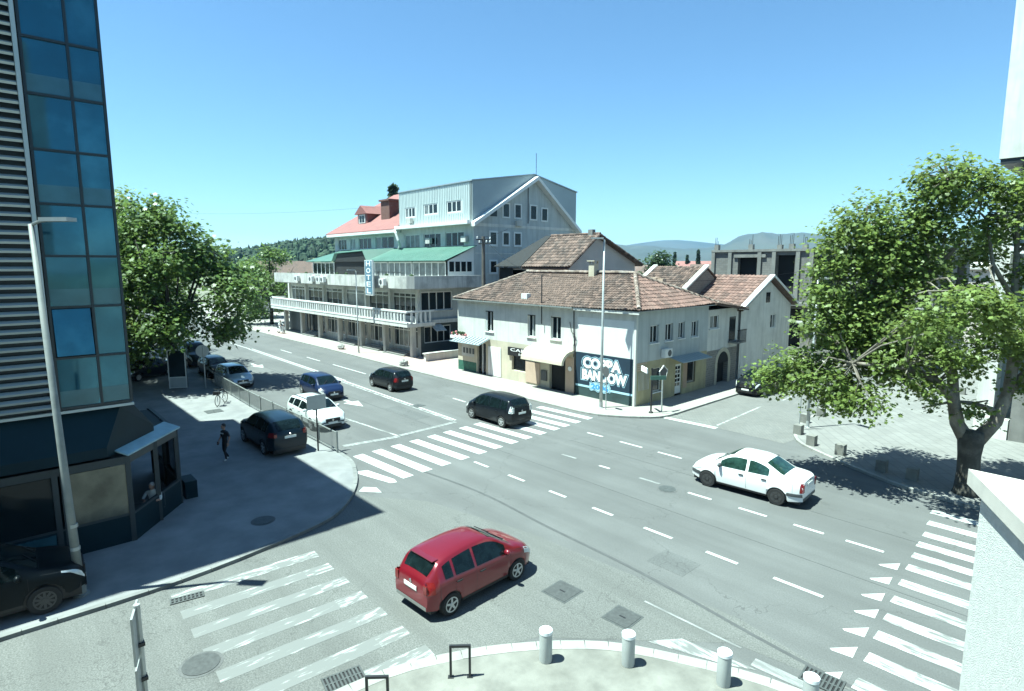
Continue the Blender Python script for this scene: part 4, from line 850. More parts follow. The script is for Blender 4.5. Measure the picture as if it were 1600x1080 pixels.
# hotel sign
M['sign_pale'] = mat('faded_blue_sign_panel', (.12, .22, .30), .6, .2, 2)
SG = thing('hotel_sign', 'white vertical sign reading HOTEL on the hotel parapet', 'sign', (-50.8, 27.7, 5.9))
bp('sign_board', M['white_clean'], SG, -51.55, -50.05, 27.62, 27.78, 5.75, 9.1); bp('bracket', M['darkmetal'], SG, -50.9, -50.8, 27.78, 28.2, 7.0, 7.08)
for k, ch in enumerate('HOTEL'): 
    bp('letter_panel', M['sign_pale'], SG, -51.45, -50.15, 27.6, 27.62, 8.45-.64*k, 9.03-.64*k)
    text(ch, M['murwhite'], SG, -51.2, -50.4, 8.5-.64*k, 8.98-.64*k, 27.599, .02, .01)
# low wall beside the hotel
LW = thing('planter_wall', 'low white planter wall beside the hotel', 'wall', (-43.2, 31, 0))
bp('wall', M['white'], LW, -43.6, -43.3, 28.9, 36, 0, .75); bp('coping', M['dirtywhite'], LW, -43.7, -43.2, 28.8, 36.1, .75, .83)

# ------------------------------------------------------------------ building on the far right
RB = thing('right_building', 'white modern building with overhanging upper storey behind the plane tree', 'building', (2, 44, 0))
m = MB(); m.box(-5.72,14,36.1,60,13.6,26); m.build('overhang', M['white'], RB)
bp('soffit', M['darkmetal'], RB, -5.66, 14, 36.15, 60, 13.35, 13.58)
m = MB(); m.box(-5.2,14,38.6,60,0,13.3); m.build('recessed_wall', M['metal_grey'], RB)
bp('corner_pier', M['white'], RB, -5.75, -5.05, 37.3, 38.6, 0.1, 12.5)
for z in (5.5, 9.2): bp('balcony_slab', M['white_clean'], RB, -5.0, 14, 36.6, 38.6, z, z+.35)
for z in (1.8, 6.2, 9.9): 
    for x in (-4.2, -1.6, 1.0): bp('window', M['glass'], RB, x, x+1.9, 38.55, 38.59, z, z+2)
bp('base_wall', M['concrete'], RB, -4.3, 14, 36.85, 37.1, .1, 2.6); bp('base_wall', M['white'], RB, -5.7, -4.35, 36.8, 37.25, .1, 1.1)
bp('window', M['glass_dk'], RB, -2.6, -1.2, 36.06, 36.09, 15, 16.5)
# our own building, behind the viewpoint: mirrored in the glass tower
OB = thing('viewpoint_building', 'grey building with dark window rows behind the viewpoint, mirrored in the glass tower', 'building', (6, -12, 0))
wo_ = MB().box(.75, 14, -30, 3.2, 0, 21).build('wall', M['greyrender'], OB)
for z in (1.0, 4.2, 7.6, 11, 14.4):
    for y in np.arange(-29, 2, 3.2): bp('window', M['glass_dk'], OB, .68, .74, y, y+2.5, z, z+2.2)
# stuccoed parapet of our own building, close on the right
PW = thing('stucco_parapet', 'white rough stucco parapet wall with pale stone coping at the right edge', 'parapet wall', (-.4, 6.3, 0))
m = MB(); m.prism([(-1.04,7.6),(1.2,7.6),(1.2,3.4),(.9,3.4)], 0, 6.32); m.build('stucco_wall', M['stucco'], PW)
m = MB(); m.prism([(-1.2,7.78),(1.3,7.74),(1.3,3.2),(.94,3.2)], 6.33, 6.5); m.build('coping', M['cap'], PW)
MB().lathe((-.56,7.62,6.5), (0,0,1), [(.06,0),(.06,.015),(.045,.025)], 14).build('fixing_cap', M['iron'], PW)

# ------------------------------------------------------------------ hills, mountains, distant town
def terrain(name, mt, az0, az1, r0, r1, hfun, na=120, nr=14):
    m = MB()
    for i in range(nr+1):
        for k in range(na+1):
            a = R(az0+(az1-az0)*k/na); r_ = r0+(r1-r0)*i/nr
            m.v.append((r_*math.cos(a), r_*math.sin(a), hfun(math.degrees(a), i/nr)))
    for i in range(nr):
        for k in range(na): m.f.append((i*(na+1)+k, i*(na+1)+k+1, (i+1)*(na+1)+k+1, (i+1)*(na+1)+k)); m.m.append(0)
    o = m.build(name, mt, smooth=True); o['kind'] = 'structure'; return o
from mathutils import noise as mnoise
def hn(a, b, s): return mnoise.noise(Vector((a*s, b*s, 3.3)))
def forest_h(az, t):
    crest = np.interp(az, [125,135,145,153,157,160,162,166,172,180], [2,10,20,24,22.5,18.5,15,12,10,8])
    return -1+crest*math.sin(min(1, t*1.6)*math.pi/2)**1.3*(1 if t < .62 else math.cos((t-.62)/.38*math.pi/2))
FH = terrain('forest_hill', M['hill'], 125, 185, 330, 560, forest_h, 80, 14)
m = MB(); q = random.Random(3)
for k in range(2200):
    az = q.uniform(140, 172); t = q.uniform(.16, .72)**.9; r_ = 330+230*t
    if t < .3 and q.random() < .55: continue
    x, y, z = r_*math.cos(R(az)), r_*math.sin(R(az)), forest_h(az, t)
    h_ = q.uniform(4.5, 9.5); wd_ = q.uniform(1.3, 3.2)*(.5 if q.random() < .2 else 1)
    prof = [(.25*wd_,0),(wd_,h_*.22),(wd_*.85,h_*.45),(wd_*.5,h_*.75),(.06,h_)] if q.random() < .4 else [(.3*wd_,0),(wd_*1.1,h_*.35),(wd_*1.25,h_*.55),(wd_*.9,h_*.78),(.1,h_*.88)]
    n = 6; b = len(m.v); 
    for pr, pz in prof:
        for j in range(n):
            rr2 = pr*q.uniform(.65, 1.25); m.v.append((x+rr2*math.cos(j*math.pi/3), y+rr2*math.sin(j*math.pi/3), z-1+pz*q.uniform(.93,1.05)))
    for i in range(4):
        for j in range(n): m.f.append((b+i*n+j, b+i*n+(j+1)%n, b+(i+1)*n+(j+1)%n, b+(i+1)*n+j)); m.m.append(0)
m.build('forest', M['conifer'])['kind'] = 'stuff'
def ridge_a(az, t):
    c = np.interp(-az, [-185,-160,-150,-140,-129.2,-128,-126.5,-125.6,-123.8,-122.1,-119.8,-118.1,-117,-116.2,-114.9,-113.6,-112.3,-111.3,-109.4,-104.8,-96.9,-85],
                  [.02,.025,.028,.03,.03,.0335,.031,.0315,.0285,.0255,.0265,.032,.042,.047,.050,.0458,.048,.0452,.042,.038,.033,.03])
    s = math.sin(min(1, t*1.25)*math.pi/2)
    return (8.7+3200*c)*s*(1+.16*hn(az, t*9, .7)*(1-s)*3+.14*hn(az*2.2, t*14, .9)*(1-s)*2+.03*hn(az*1.9, t*3, 1.0)+.02*hn(az*5, t*3, 1.0)) - 2 - (t-.8)*150*(t > .8)
terrain('mountains', M['mountain'], 84, 186, 1900, 3650, ridge_a, 260, 26)
def ridge_b(az, t):
    c = np.interp(-az, [-185,-135,-127,-126,-123.8,-122.3,-120.8,-118,-115,-85], [.02,.028,.031,.034,.0388,.0394,.037,.031,.028,.02])
    s = math.sin(min(1, t*1.3)*math.pi/2); return (8.7+5200*c)*s*(1+.1*hn(az*1.3, t*7, .9)*(1-s)*3)-2
terrain('far_mountains', M['mountain'], 84, 186, 4300, 5500, ridge_b, 160, 14)
def simple_house(name, label, x, y, wdt, dep, he, hr, rz, wallm, roofm, grp='distant houses beyond the corner house'):
    t = thing(name, label, 'house', (x, y, 0), rz, grp)
    m = MB(); m.box(-wdt/2,wdt/2,-dep/2,dep/2,0,he); m.poly([(-wdt/2,-dep/2,he),(-wdt/2,dep/2,he),(-wdt/2,0,hr)]); m.poly([(wdt/2,-dep/2,he),(wdt/2,dep/2,he),(wdt/2,0,hr)]); m.build('wall', wallm, t, local=True)
    m = MB(); o_ = .5
    m.sweep([(-wdt/2-o_,-dep/2-o_,he-.25),(-wdt/2-o_,0,hr+.1),(-wdt/2-o_,dep/2+o_,he-.25),(-wdt/2-o_,dep/2+o_,he-.45),(-wdt/2-o_,0,hr-.1),(-wdt/2-o_,-dep/2-o_,he-.45)], (wdt+2*o_,0,0)); m.build('roof', roofm, t, local=True)
    for k in range(3):
        bp('window', M['glass_dk'], t, -wdt/2+.8+k*(wdt-2)/2.5, -wdt/2+1.7+k*(wdt-2)/2.5, -dep/2-.03, -dep/2-.005, he*.45, he*.45+1.1, local=True)
    return t
simple_house('far_house', 'distant house with pale red roof seen between the stone gable and trees', -98, 168, 13, 10, 5.6, 9.6, R(20), M['farwall'], M['red_roof'])
simple_house('far_house', 'low distant house with brown roof beside the round tree', -62, 93, 11, 8, 5.0, 8.2, R(-15), M['farwall'], M['tile'])
simple_house('far_house', 'distant pale house just left of the unfinished concrete building', -76, 141, 14, 9, 6, 8.6, R(35), M['farwall'], M['tile'])
simple_house('far_house', 'white gabled house below the forest hill left of the hotel', -112, 43, 9, 9, 6.0, 9.2, R(70), M['farwall'], M['tile'], 'houses below the forest hill')
simple_house('far_house', 'brown roofed house below the forest hill next to the white gable', -121, 51, 14, 10, 5.5, 9.0, R(10), M['farwall'], M['tile'], 'houses below the forest hill')
simple_house('far_house', 'low pale house at the far end of the road', -150, 62, 20, 10, 5, 8.4, R(10), M['farwall'], M['red_roof'], 'houses below the forest hill')
simple_house('far_house', 'long pale building behind the plane tree across the plaza', -13, 86, 26, 10, 8.6, 8.9, R(-5), M['pinkwall'] if 'pinkwall' in M else mat('pale_pink_render', (.62,.56,.51), .9, .08, 1), M['farwall'])
m = MB(); q = random.Random(9)
for k in range(620):      # scattered low town and trees on the plain, too far to tell apart
    az = q.uniform(95, 160); r_ = q.uniform(260, 1500); x, y = r_*math.cos(R(az)), r_*math.sin(R(az)); s = q.uniform(4, 8); h_ = q.uniform(3, 6.5)
    m.mi = q.choice((0,0,1,1,1)); 
    if m.mi == 0: m.box(x-s,x+s,y-s,y+s,-1,h_*.8); m.mi = 2; m.sweep([(x-s*1.1,y-s*1.1,h_*.8),(x-s*1.1,y,h_*1.3),(x-s*1.1,y+s*1.1,h_*.8)], (s*2.2,0,0))
    else: m.blob((x,y,h_*.5), (s*q.uniform(.4,.9),s*.7,h_*q.uniform(.7,1.2)), 7, 5)
m.build('distant_town', [M['farwall'], M['conifer'], M['tile']])['kind'] = 'stuff'

# ------------------------------------------------------------------ trees
LEAF = np.array([(0,-.5,0),(.22,-.28,.02),(.52,-.12,.0),(.27,.08,.03),(.36,.36,0),(.1,.28,.03),(0,.62,-.03),(-.1,.28,.03),(-.36,.36,0),(-.27,.08,.03),(-.52,-.12,0),(-.22,-.28,.02)], float)
def leaf_mesh(name, mt, C, size, parent, up=.5, shape=LEAF, rs=1, outdir=None):
    r = np.random.default_rng(rs); n = len(C); k = len(shape)
    nrm = r.normal(size=(n,3)); nrm /= np.linalg.norm(nrm, axis=1)[:,None]; nrm[:,2] = np.abs(nrm[:,2])
    if outdir is not None: nrm = nrm + .5*outdir
    nrm[:,2] += up; nrm /= np.linalg.norm(nrm, axis=1)[:,None]
    a = r.normal(size=(n,3)); a -= nrm*(a*nrm).sum(1)[:,None]; a /= np.linalg.norm(a, axis=1)[:,None]; b = np.cross(nrm, a)
    s = size*r.uniform(.5, 1.45, n)
    V = C[:,None,:] + s[:,None,None]*(shape[None,:,0:1]*a[:,None,:]+shape[None,:,1:2]*b[:,None,:]+shape[None,:,2:3]*nrm[:,None,:])
    me = bpy.data.meshes.new(name); me.vertices.add(n*k); me.vertices.foreach_set('co', (V-np.array(org(parent))).astype(np.float32).ravel())
    me.loops.add(n*k); me.loops.foreach_set('vertex_index', np.arange(n*k, dtype=np.int32))
    me.polygons.add(n); me.polygons.foreach_set('loop_start', np.arange(0, n*k, k, dtype=np.int32)); me.polygons.foreach_set('loop_total', np.full(n, k, dtype=np.int32))
    me.materials.append(mt); me.update(); me.validate()
    return link(bpy.data.objects.new(name, me), parent)
def crown_points(blobs, n, clump=.42, per=14, rs=1, shell=.5, flat=.8):
    r = np.random.default_rng(rs); vol = np.array([b[3]**2.4*(b[4] if len(b) > 4 else 1) for b in blobs]); vol /= vol.sum()
    nc = n//per; idx = r.choice(len(blobs), nc, p=vol); B = np.array([b[:4] for b in blobs])[idx]
    d = r.normal(size=(nc,3)); d /= np.linalg.norm(d, axis=1)[:,None]
    rad = B[:,3]*(shell+(1-shell)*r.random(nc))**.8*r.uniform(.8, 1.12, nc)
    cc_ = B[:,:3]+d*rad[:,None]*np.array([1,1,flat])
    e = r.normal(size=(nc,per,3))*clump*r.uniform(.6,1.25,(nc,1,1))*np.array([1,1,.6]); e[:,:,2] -= .25*np.linalg.norm(e[:,:,:2], axis=2)
    P_ = (cc_[:,None,:]+e).reshape(-1,3); D_ = np.repeat(d, per, 0)
    return P_, D_, cc_
def make_tree(label, base, trunk, limbs, blobs, n, size, barkm, leafm, group=None, rs=1, clump=.42, per=14, twigs=70, name='plane_tree', shell=.5):
    t = thing(name, label, 'tree', base, 0, group); r = random.Random(rs)
    m = MB(); m.tube([p for p, _ in trunk], [q for _, q in trunk], 12)
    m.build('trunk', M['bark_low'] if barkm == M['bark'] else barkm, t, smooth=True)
    for L in limbs: MB().tube([p for p, _ in L], [q for _, q in L], 8).build('limb', barkm, t, smooth=True)
    pts, D_, cc_ = crown_points(blobs, n, clump, per, rs, shell)
    m = MB(); nodes = [Vector(p) for L in limbs for p, _ in L[1:]]
    for i in range(twigs):
        c = Vector(cc_[r.randrange(len(cc_))]); nd = min(nodes, key=lambda v: (v-c).length+r.random()*.8); mid = nd.lerp(c, .5)+Vector((r.uniform(-.3,.3), r.uniform(-.3,.3), r.uniform(0,.45)))
        m.tube([nd, mid, c], [.05, .03, .01], 5, cap=False)
    m.build('branches', barkm, t)['kind'] = 'stuff'
    leaf_mesh('crown', leafm, pts, size, t, rs=rs, outdir=D_)
    return t
# the big plane tree by the plaza: positions along the two street axes from its own base
tb_ = Vector((-4.15, 27.0, KZ)); ur, uf = Vector((.672,.741,0)), Vector((-.741,.672,0))
def tp(r_, f_, z): return tb_+ur*r_+uf*f_+Vector((0,0,z))
trunk = [(tp(0,0,-.1),.5),(tp(0,0,.15),.42),(tp(-.02,0,.8),.36),(tp(-.05,0,1.5),.36),(tp(-.05,0,2.1),.42),(tp(0,0,2.45),.34)]
limbs = [[(tp(-.15,0,2.0),.3),(tp(-.55,.1,2.7),.25),(tp(-.75,.15,3.6),.21),(tp(-.85,.2,4.6),.18),(tp(-1.6,.4,6.2),.16),(tp(-2.1,.5,8.0),.11),(tp(-2.0,.4,9.8),.07),(tp(-1.6,.3,11.6),.03)],
         [(tp(.1,0,2.0),.28),(tp(.7,-.1,2.8),.22),(tp(1.05,-.1,4.0),.18),(tp(1.2,0,5.4),.18),(tp(1.15,.2,7.2),.14),(tp(1.1,.3,9.0),.09),(tp(.9,.3,11.2),.03)],
         [(tp(-.75,.15,3.6),.2),(tp(-1.8,-.4,4.4),.15),(tp(-3.4,-.9,5.0),.11),(tp(-5.4,-1.2,5.2),.07),(tp(-7.2,-1.3,4.7),.03)],
         [(tp(-.85,.2,4.6),.18),(tp(-2.4,.3,6.3),.13),(tp(-3.8,.4,8.0),.09),(tp(-4.4,.4,9.8),.04)],
         [(tp(-1.6,.4,6.2),.13),(tp(-3.4,.5,7.2),.1),(tp(-5.2,.4,8.0),.05)],
         [(tp(1.05,-.1,4.0),.17),(tp(2.0,-.2,5.2),.13),(tp(3.0,-.2,6.8),.09),(tp(3.6,0,8.8),.04)],
         [(tp(.7,-.1,3.2),.13),(tp(0,.2,3.45),.08),(tp(-.6,.3,3.5),.06),(tp(-2.2,-.3,3.4),.03)],
         [(tp(1.2,0,5.4),.12),(tp(2.4,.6,5.8),.08),(tp(3.6,.6,5.6),.04)],
         [(tp(1.15,.2,7.2),.1),(tp(.2,.2,8.6),.07),(tp(-.2,.2,10.2),.03)],
         [(tp(-2.1,.5,8.0),.09),(tp(-.9,.6,9.2),.06),(tp(-.3,.4,11.0),.03)]]
B_ = [(-1.7,0,11.5,1.35),(-2.4,.2,10.6,1.0,.8),(-1.1,.4,10.1,1.1,.8),(.5,.2,11.2,1.2),(.2,.3,9.9,.9,.6),(2.1,.3,10.4,1.4),(-4.4,.2,10.2,1.25),(-5.3,.2,9.2,1.25),(-3.7,.2,8.9,1.3),(-5.5,.2,7.9,1.25),(-2.5,.4,8.5,1.2,.7),(.1,.6,8.6,.9,.4),(1.9,.4,8.2,1.2,.7),(3.3,.3,8.4,1.5),
      (-5.6,0,6.6,1.3),(-4.3,.2,6.6,1.3),(-3.2,.1,7.4,1.1),(-7.3,-1.0,5.0,1.15),(-8.2,-1.1,4.7,.75),(-6.2,-1.0,4.5,1.25),(-3.8,-.3,5.2,1.3),(-2.2,0,6.2,1.1,.8),(-2.6,-.7,4.6,.85),(.5,-.4,5.9,1.15),(-.6,-.3,6.8,.8,.6),(2.0,-.3,5.5,1.15),(2.8,-.2,4.1,.95),(-.5,-.5,3.4,.5),(4.2,0,6.8,1.8),(4.4,.4,9.6,1.6),(1.3,-.5,4.3,.6,.6),(-1.7,-.4,3.6,.6,.6),(-5.0,-1.3,4.0,.9),(-2.9,.2,9.7,1.1),(-3.0,-3.2,7.3,1.15),(-1.2,-2.4,6.9,.95),(-1.4,1.8,8.6,1.15),(-.6,.4,7.6,.9,.7),(-2.6,2.6,7.4,1.2),(-4.6,-3.4,6.9,1.0),(-3.4,2.2,5.9,1.1),(.9,2.0,9.4,1.1),(1.2,-1.8,7.0,.9),(3.2,1.5,6.2,1.2),(-1.5,-.8,5.3,.95),(-2.9,.2,5.7,1.0),(-4.7,.2,5.7,1.05),(-3.6,1.0,6.6,1.0)]
def deep(p, rr_):   # the left half of the crown reaches away over the plaza
    z_ = p.z; f_ = max(0, -rr_*.42); f_ = min(5.2, max(f_, (-rr_-4.3)*1.6)) if z_ < 5.3 else f_; k_ = (26.8+f_)/26.8; c_ = Vector((0,0,8.7)); return c_+(p-c_)*k_, k_
bl = []
for b in B_:
    p_, k_ = deep(tp(b[0],b[1],b[2]), b[0]); bl.append((*p_, b[3]*k_, *b[4:]))
limbs = [[(deep(p, (p-tb_).dot(ur))[0], q) for p, q in L] for L in limbs]
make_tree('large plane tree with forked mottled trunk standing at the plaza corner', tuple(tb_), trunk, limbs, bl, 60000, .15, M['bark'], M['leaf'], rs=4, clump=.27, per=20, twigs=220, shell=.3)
def street_tree(label, x, y, H_, Rr, rs, n=9000, lm='leaf2', size=.27, bottom=3.2, grp='plane trees along the pavement beside the tower', extra=()):
    r = random.Random(rs); b = Vector((x, y, KZ)); z0 = bottom
    trunk = [(b-Vector((0,0,.1)),.34),(b+Vector((0,0,.4)),.26),(b+Vector((.05,.05,2)),.22),(b+Vector((0,.1,3.2)),.22)]
    limbs = []; bl = []
    for k in range(7):
        a = k*2*math.pi/7+r.uniform(-.3,.3); rr_ = Rr*r.uniform(.45,.75); zt = H_*r.uniform(.55,.8)
        e = b+Vector((math.cos(a)*rr_, math.sin(a)*rr_, zt)); limbs.append([(b+Vector((0,.1,3)),.16),(b.lerp(e,.5)+Vector((0,0,1)),.1),(e,.03)])
    limbs.append([(b+Vector((0,.1,3)),.18),(b+Vector((.2,0,H_*.6)),.1),(b+Vector((0,.2,H_*.92)),.03)])
    for k in range(26):
        f = r.random(); z = z0+(H_-z0)*f; rad = Rr*(math.sin(math.pi*min(1,(.18+.82*f)))**.7)*.78 if f < .93 else Rr*.25
        a = k*2.4+r.uniform(-.3,.3); q = rad*math.sqrt(r.uniform(.25,1)); bl.append((b.x+q*math.cos(a), b.y+q*math.sin(a), z-.6, Rr*r.uniform(.2,.34)))
    bl += [(b.x, b.y, H_-1.2, Rr*.22)]+list(extra)
    return make_tree(label, tuple(b), trunk, limbs, bl, n, size, M['bark_dk'], M[lm], grp, rs, clump=.5, per=14, twigs=50)
street_tree('plane tree on the pavement nearest the road lamp and parked silver car', -47.8, 9.9, 13.2, 5.7, 21, 17000, extra=[(-44.5,13,4.6,1.5),(-43.5,13,6.8,1.6),(-46,14,7.5,1.6)])
street_tree('plane tree on the pavement next behind the advertising panel', -56, 8.6, 14.6, 6.6, 22, 15000, 'leaf')
street_tree('plane tree on the pavement partly hidden by the glass tower edge', -68, 8.8, 15.2, 7, 23, 13000)
street_tree('plane tree at the far end of the pavement, furthest along the row', -79, 9.0, 12.5, 5.5, 24, 6000, 'leaf', extra=())
street_tree('dark leafy tree at the far left end of the hotel', -86, 31.0, 11.5, 5.2, 25, 6000, 'leaf2', .3, 2.0, 'trees beyond the hotel')
street_tree('small rounded tree beyond the hotel beside the road', -98, 33, 9.5, 5, 28, 4000, 'leaf2', .32, 1.5, 'trees beyond the hotel')
street_tree('round leafy tree rising behind the corner house chimney', -43.5, 66, 10.2, 4.4, 26, 4500, 'leaf_far', .32, 2.5, 'trees behind the houses')
street_tree('bushy tree between the stone gable and the distant red roof', -49, 76, 8.8, 4.2, 27, 3500, 'leaf_far', .32, 2.0, 'trees behind the houses')
def conifer(label, x, y, h_, wd_, rs, grp):
    r = random.Random(rs); t = thing('cypress_tree', label, 'tree', (x, y, 0), 0, grp); n = 420
    P_ = []
    for k in range(n):
        f = r.random()**.8; a = r.uniform(0, 6.283); rad = wd_*(1-f)**.7*min(1,(f+.06)*6)*r.uniform(.5,1); P_.append((x+rad*math.cos(a), y+rad*math.sin(a), .4+f*h_))
    MB().tube([(x,y,0),(x,y,h_*.8)], [.2,.05], 6).build('trunk', M['bark_dk'], t); leaf_mesh('crown', M['conifer'], np.array(P_), h_*.075, t, up=.1, rs=rs)
for i, (px_, x, y, h_, w_) in enumerate(((0,-108,170,12,1.2),(0,-101,166,11,1.0),(0,-96,164,12.5,1.1),(0,-90,166,11,1.3),(0,-75,148,11.5,1.2))):
    conifer(('slim cypress leftmost of the distant group', 'slim cypress second from left in the distant group', 'tallest slim cypress of the distant group', 'stout cypress right of the tallest distant one', 'lone cypress beside the unfinished building')[i], x, y, h_, w_, 40+i, 'distant cypresses')
conifer('dark conifer tip showing above the red hotel roof', -79.2, 47.6, 19.7, 1.6, 50, 'trees beyond the hotel')

# ------------------------------------------------------------------ cars
def interp(pts, x): return float(np.interp(x, [p[0] for p in pts], [p[1] for p in pts]))
def smooth_interp(pts, x):
    xs = [p[0] for p in pts]; zs = [p[1] for p in pts]
    if x <= xs[0]: return zs[0]
    if x >= xs[-1]: return zs[-1]
    i = max(k for k in range(len(xs)) if xs[k] <= x); i = min(i, len(xs)-2); h_ = xs[i+1]-xs[i]; t = (x-xs[i])/h_
    def sl(j):
        if j <= 0: return (zs[1]-zs[0])/(xs[1]-xs[0])
        if j >= len(xs)-1: return (zs[-1]-zs[-2])/(xs[-1]-xs[-2])
        a = (zs[j]-zs[j-1])/(xs[j]-xs[j-1]); b = (zs[j+1]-zs[j])/(xs[j+1]-xs[j])
        return 0 if a*b <= 0 else 2*a*b/(a+b)
    m0, m1 = sl(i)*h_, sl(i+1)*h_
    return (2*t**3-3*t*t+1)*zs[i]+(t**3-2*t*t+t)*m0+(-2*t**3+3*t*t)*zs[i+1]+(t**3-t*t)*m1
def make_car(name, label, x, y, heading, S, z=0.0, group=None):
    """S: L W, top and belt profiles (x forward from the middle), wheel positions, window spans"""
    t = thing(name, label, 'car', (x, y, z), heading, group)
    L, W, top, belt = S['L'], S['W'], S['top'], S['belt']; hl = L/2; wr_ = S.get('wr', .31); ax = S['axles']; glassm = S.get('glass', M['car_glass']); paintm = S['paint']
    zsill = S.get('sill', .24)
    def plan(x):
        f = max(0, (x-(hl-.75))/.75); b = max(0, (-x-(hl-.6))/.6); return 1-.3*f**2.3-.2*b**2.4
    def zl(x):
        z0 = zsill+.06*max(0, (abs(x)-hl+.5)/.5)
        for a in ax:
            R_ = wr_+.055
            if abs(x-a) < R_: z0 = max(z0, wr_+math.sqrt(R_*R_-(x-a)**2)-.02)
        return z0
    tumble = S.get('tumble', .36)
    def ring(x):
        zt = smooth_interp(top, x); zb = min(interp(belt, x), zt-.02); w = W/2*plan(x); lo = zl(x)
        wb = w*.965; wrf = wb-(zt-zb)*tumble-.03
        zm = max(lo+.02, zsill+.28); zm = min(zm, zb-.06)
        return [(w*.95, lo), (w, max(lo+.01, zm)), (w*.995, max(lo+.015, zb-.13)), (wb, zb), (wrf, zt-.055), (wrf-.07, zt-.012), (wrf*.5, zt+.012), (0, zt+.02)]
    xs = sorted(set([round(v, 3) for v in np.linspace(-hl, hl, int(L/.075))]+[p[0] for p in top]+[a+s*(wr_+.055)*q for a in ax for s in (-1,1) for q in (.999,.96,.85,.6,.3)]))
    xs = [v for v in xs if -hl <= v <= hl]; xs = [v for i, v in enumerate(xs) if i == 0 or v-xs[i-1] > .008]
    m = MB(); n = 15
    for v in xs:
        r_ = ring(v); m.v += [(v, p[0], p[1]) for p in r_]+[(v, -p[0], p[1]) for p in r_[-2::-1]]
    for i in range(len(xs)-1):
        for k in range(n-1): m.f.append((i*n+k, (i+1)*n+k, (i+1)*n+k+1, i*n+k+1)); m.m.append(0)
    m.f += [tuple(range(n)), tuple(range((len(xs)-1)*n+n-1, (len(xs)-1)*n-1, -1))]; m.m += [0, 0]
    body = m.build('body', paintm, t, smooth=True, local=True, angle=38)
    u = MB(); u.box(-hl+.12, hl-.12, -W/2+.2, W/2-.2, .17, .62)
    for a in ax: u.box(a-wr_-.05, a+wr_+.05, -W/2+.06, W/2-.06, .3, wr_+.36)
    u.build('underbody', M['black'], t, local=True)
    def side(x, zz, s, off):
        r_ = ring(x); yv = r_[0][0]
        for (y0, z0), (y1, z1) in zip(r_, r_[1:]):
            if z0 <= zz <= z1 and z1 > z0: yv = y0+(y1-y0)*(zz-z0)/(z1-z0); break
        else:
            if zz > r_[4][1]: yv = r_[4][0]
        return (x, s*(yv+off), zz+off*.25)
    def side_patch(nm, mt, s, xa, xb, zlo, zhi, off=.008, nx=10, nz=3, parent=t):
        m = MB(); 
        for i in range(nx+1):
            v = xa+(xb-xa)*i/nx; a, b = zlo(v), zhi(v); b = max(a+.005, b)
            m.v += [side(v, a+(b-a)*k/nz, s, off) for k in range(nz+1)]
        for i in range(nx):
            for k in range(nz):
                f = (i*(nz+1)+k, (i+1)*(nz+1)+k, (i+1)*(nz+1)+k+1, i*(nz+1)+k+1); m.f.append(f if s < 0 else f[::-1]); m.m.append(0)
        return m.build(nm, mt, parent, smooth=True, local=True)
    def top_patch(nm, mt, xa, xb, fr0, fr1, off=.008, nx=10, ny=8, parent=t):
        m = MB()
        for i in range(nx+1):
            v = xa+(xb-xa)*i/nx; r_ = ring(v); fr = fr0+(fr1-fr0)*i/nx; wv = r_[5][0]*fr
            e = .02; sl = (smooth_interp(top, v+e)-smooth_interp(top, v-e))/(2*e); nl = math.hypot(sl, 1)
            for k in range(ny+1):
                yv = -wv+2*wv*k/ny; zv = np.interp(abs(yv), [0, r_[6][0], r_[5][0], r_[4][0]], [r_[7][1], r_[6][1], r_[5][1], r_[4][1]])
                m.v.append((v-sl/nl*off, yv, zv+off/nl))
        for i in range(nx):
            for k in range(ny): m.f.append((i*(ny+1)+k, (i+1)*(ny+1)+k, (i+1)*(ny+1)+k+1, i*(ny+1)+k+1)); m.m.append(0)
        return m.build(nm, mt, parent, smooth=True, local=True)
    top_patch('windscreen', glassm, *S['ws'], .95, .93); top_patch('rear_window', glassm, *S['rw'], .86, .93)
    for s in (-1, 1):
        for (a, b) in S['side']:
            side_patch('side_window', glassm, s, a, b, lambda v: interp(belt, v)+.035, lambda v: min(smooth_interp(top, v)-.095, S.get('wtop', 9)))
        dk = M['black']
        for v in S['seams']: side_patch('door_seam', dk, s, v-.004, v+.004, lambda q: zsill+.1, lambda q: interp(belt, q)-.01, .004, 1, 4)
        side_patch('sill_strip', M['black'], s, ax[1]+wr_+.06, ax[0]-wr_-.06, lambda q: zsill-.005, lambda q: zsill+.07, .006, 8, 1)
        for v in S['handles']: 
            p = side(v, interp(belt, v)-.12, s, .015); bp('door_handle', S.get('handlem', paintm), t, p[0]-.09, p[0]+.09, p[1]-.015, p[1]+.015, p[2]-.015, p[2]+.015, local=True)
        p = side(S['mirror'], interp(belt, S['mirror'])+.06, s, .1); mm = MB().blob(p, (.075,.12,.085), 8, 6); mm.build('mirror', S.get('mirrorm', paintm), t, smooth=True, local=True)
        side_patch('headlight', M['lamp_white'], s, hl-.5, hl-.03, lambda v: interp(S['hlz'], v) if 'hlz' in S else smooth_interp(top, v)-.24, lambda v: smooth_interp(top, v)-.085, .008, 8, 3)
        side_patch('tail_light', S.get('taillm', M['lamp_red']), s, -hl+.005, -hl+S.get('tl', (.22,.62,.95))[0], lambda v: S.get('tl', (.22,.62,.95))[1], lambda v: S.get('tl', (.22,.62,.95))[2], .008, 6, 3)
        if 'bump' in S:
            for (xa, xb, za, zb_, mt) in S['bump']: side_patch('bumper_strip', mt, s, xa, xb, lambda v: za, lambda v: zb_, .012, 8, 2)
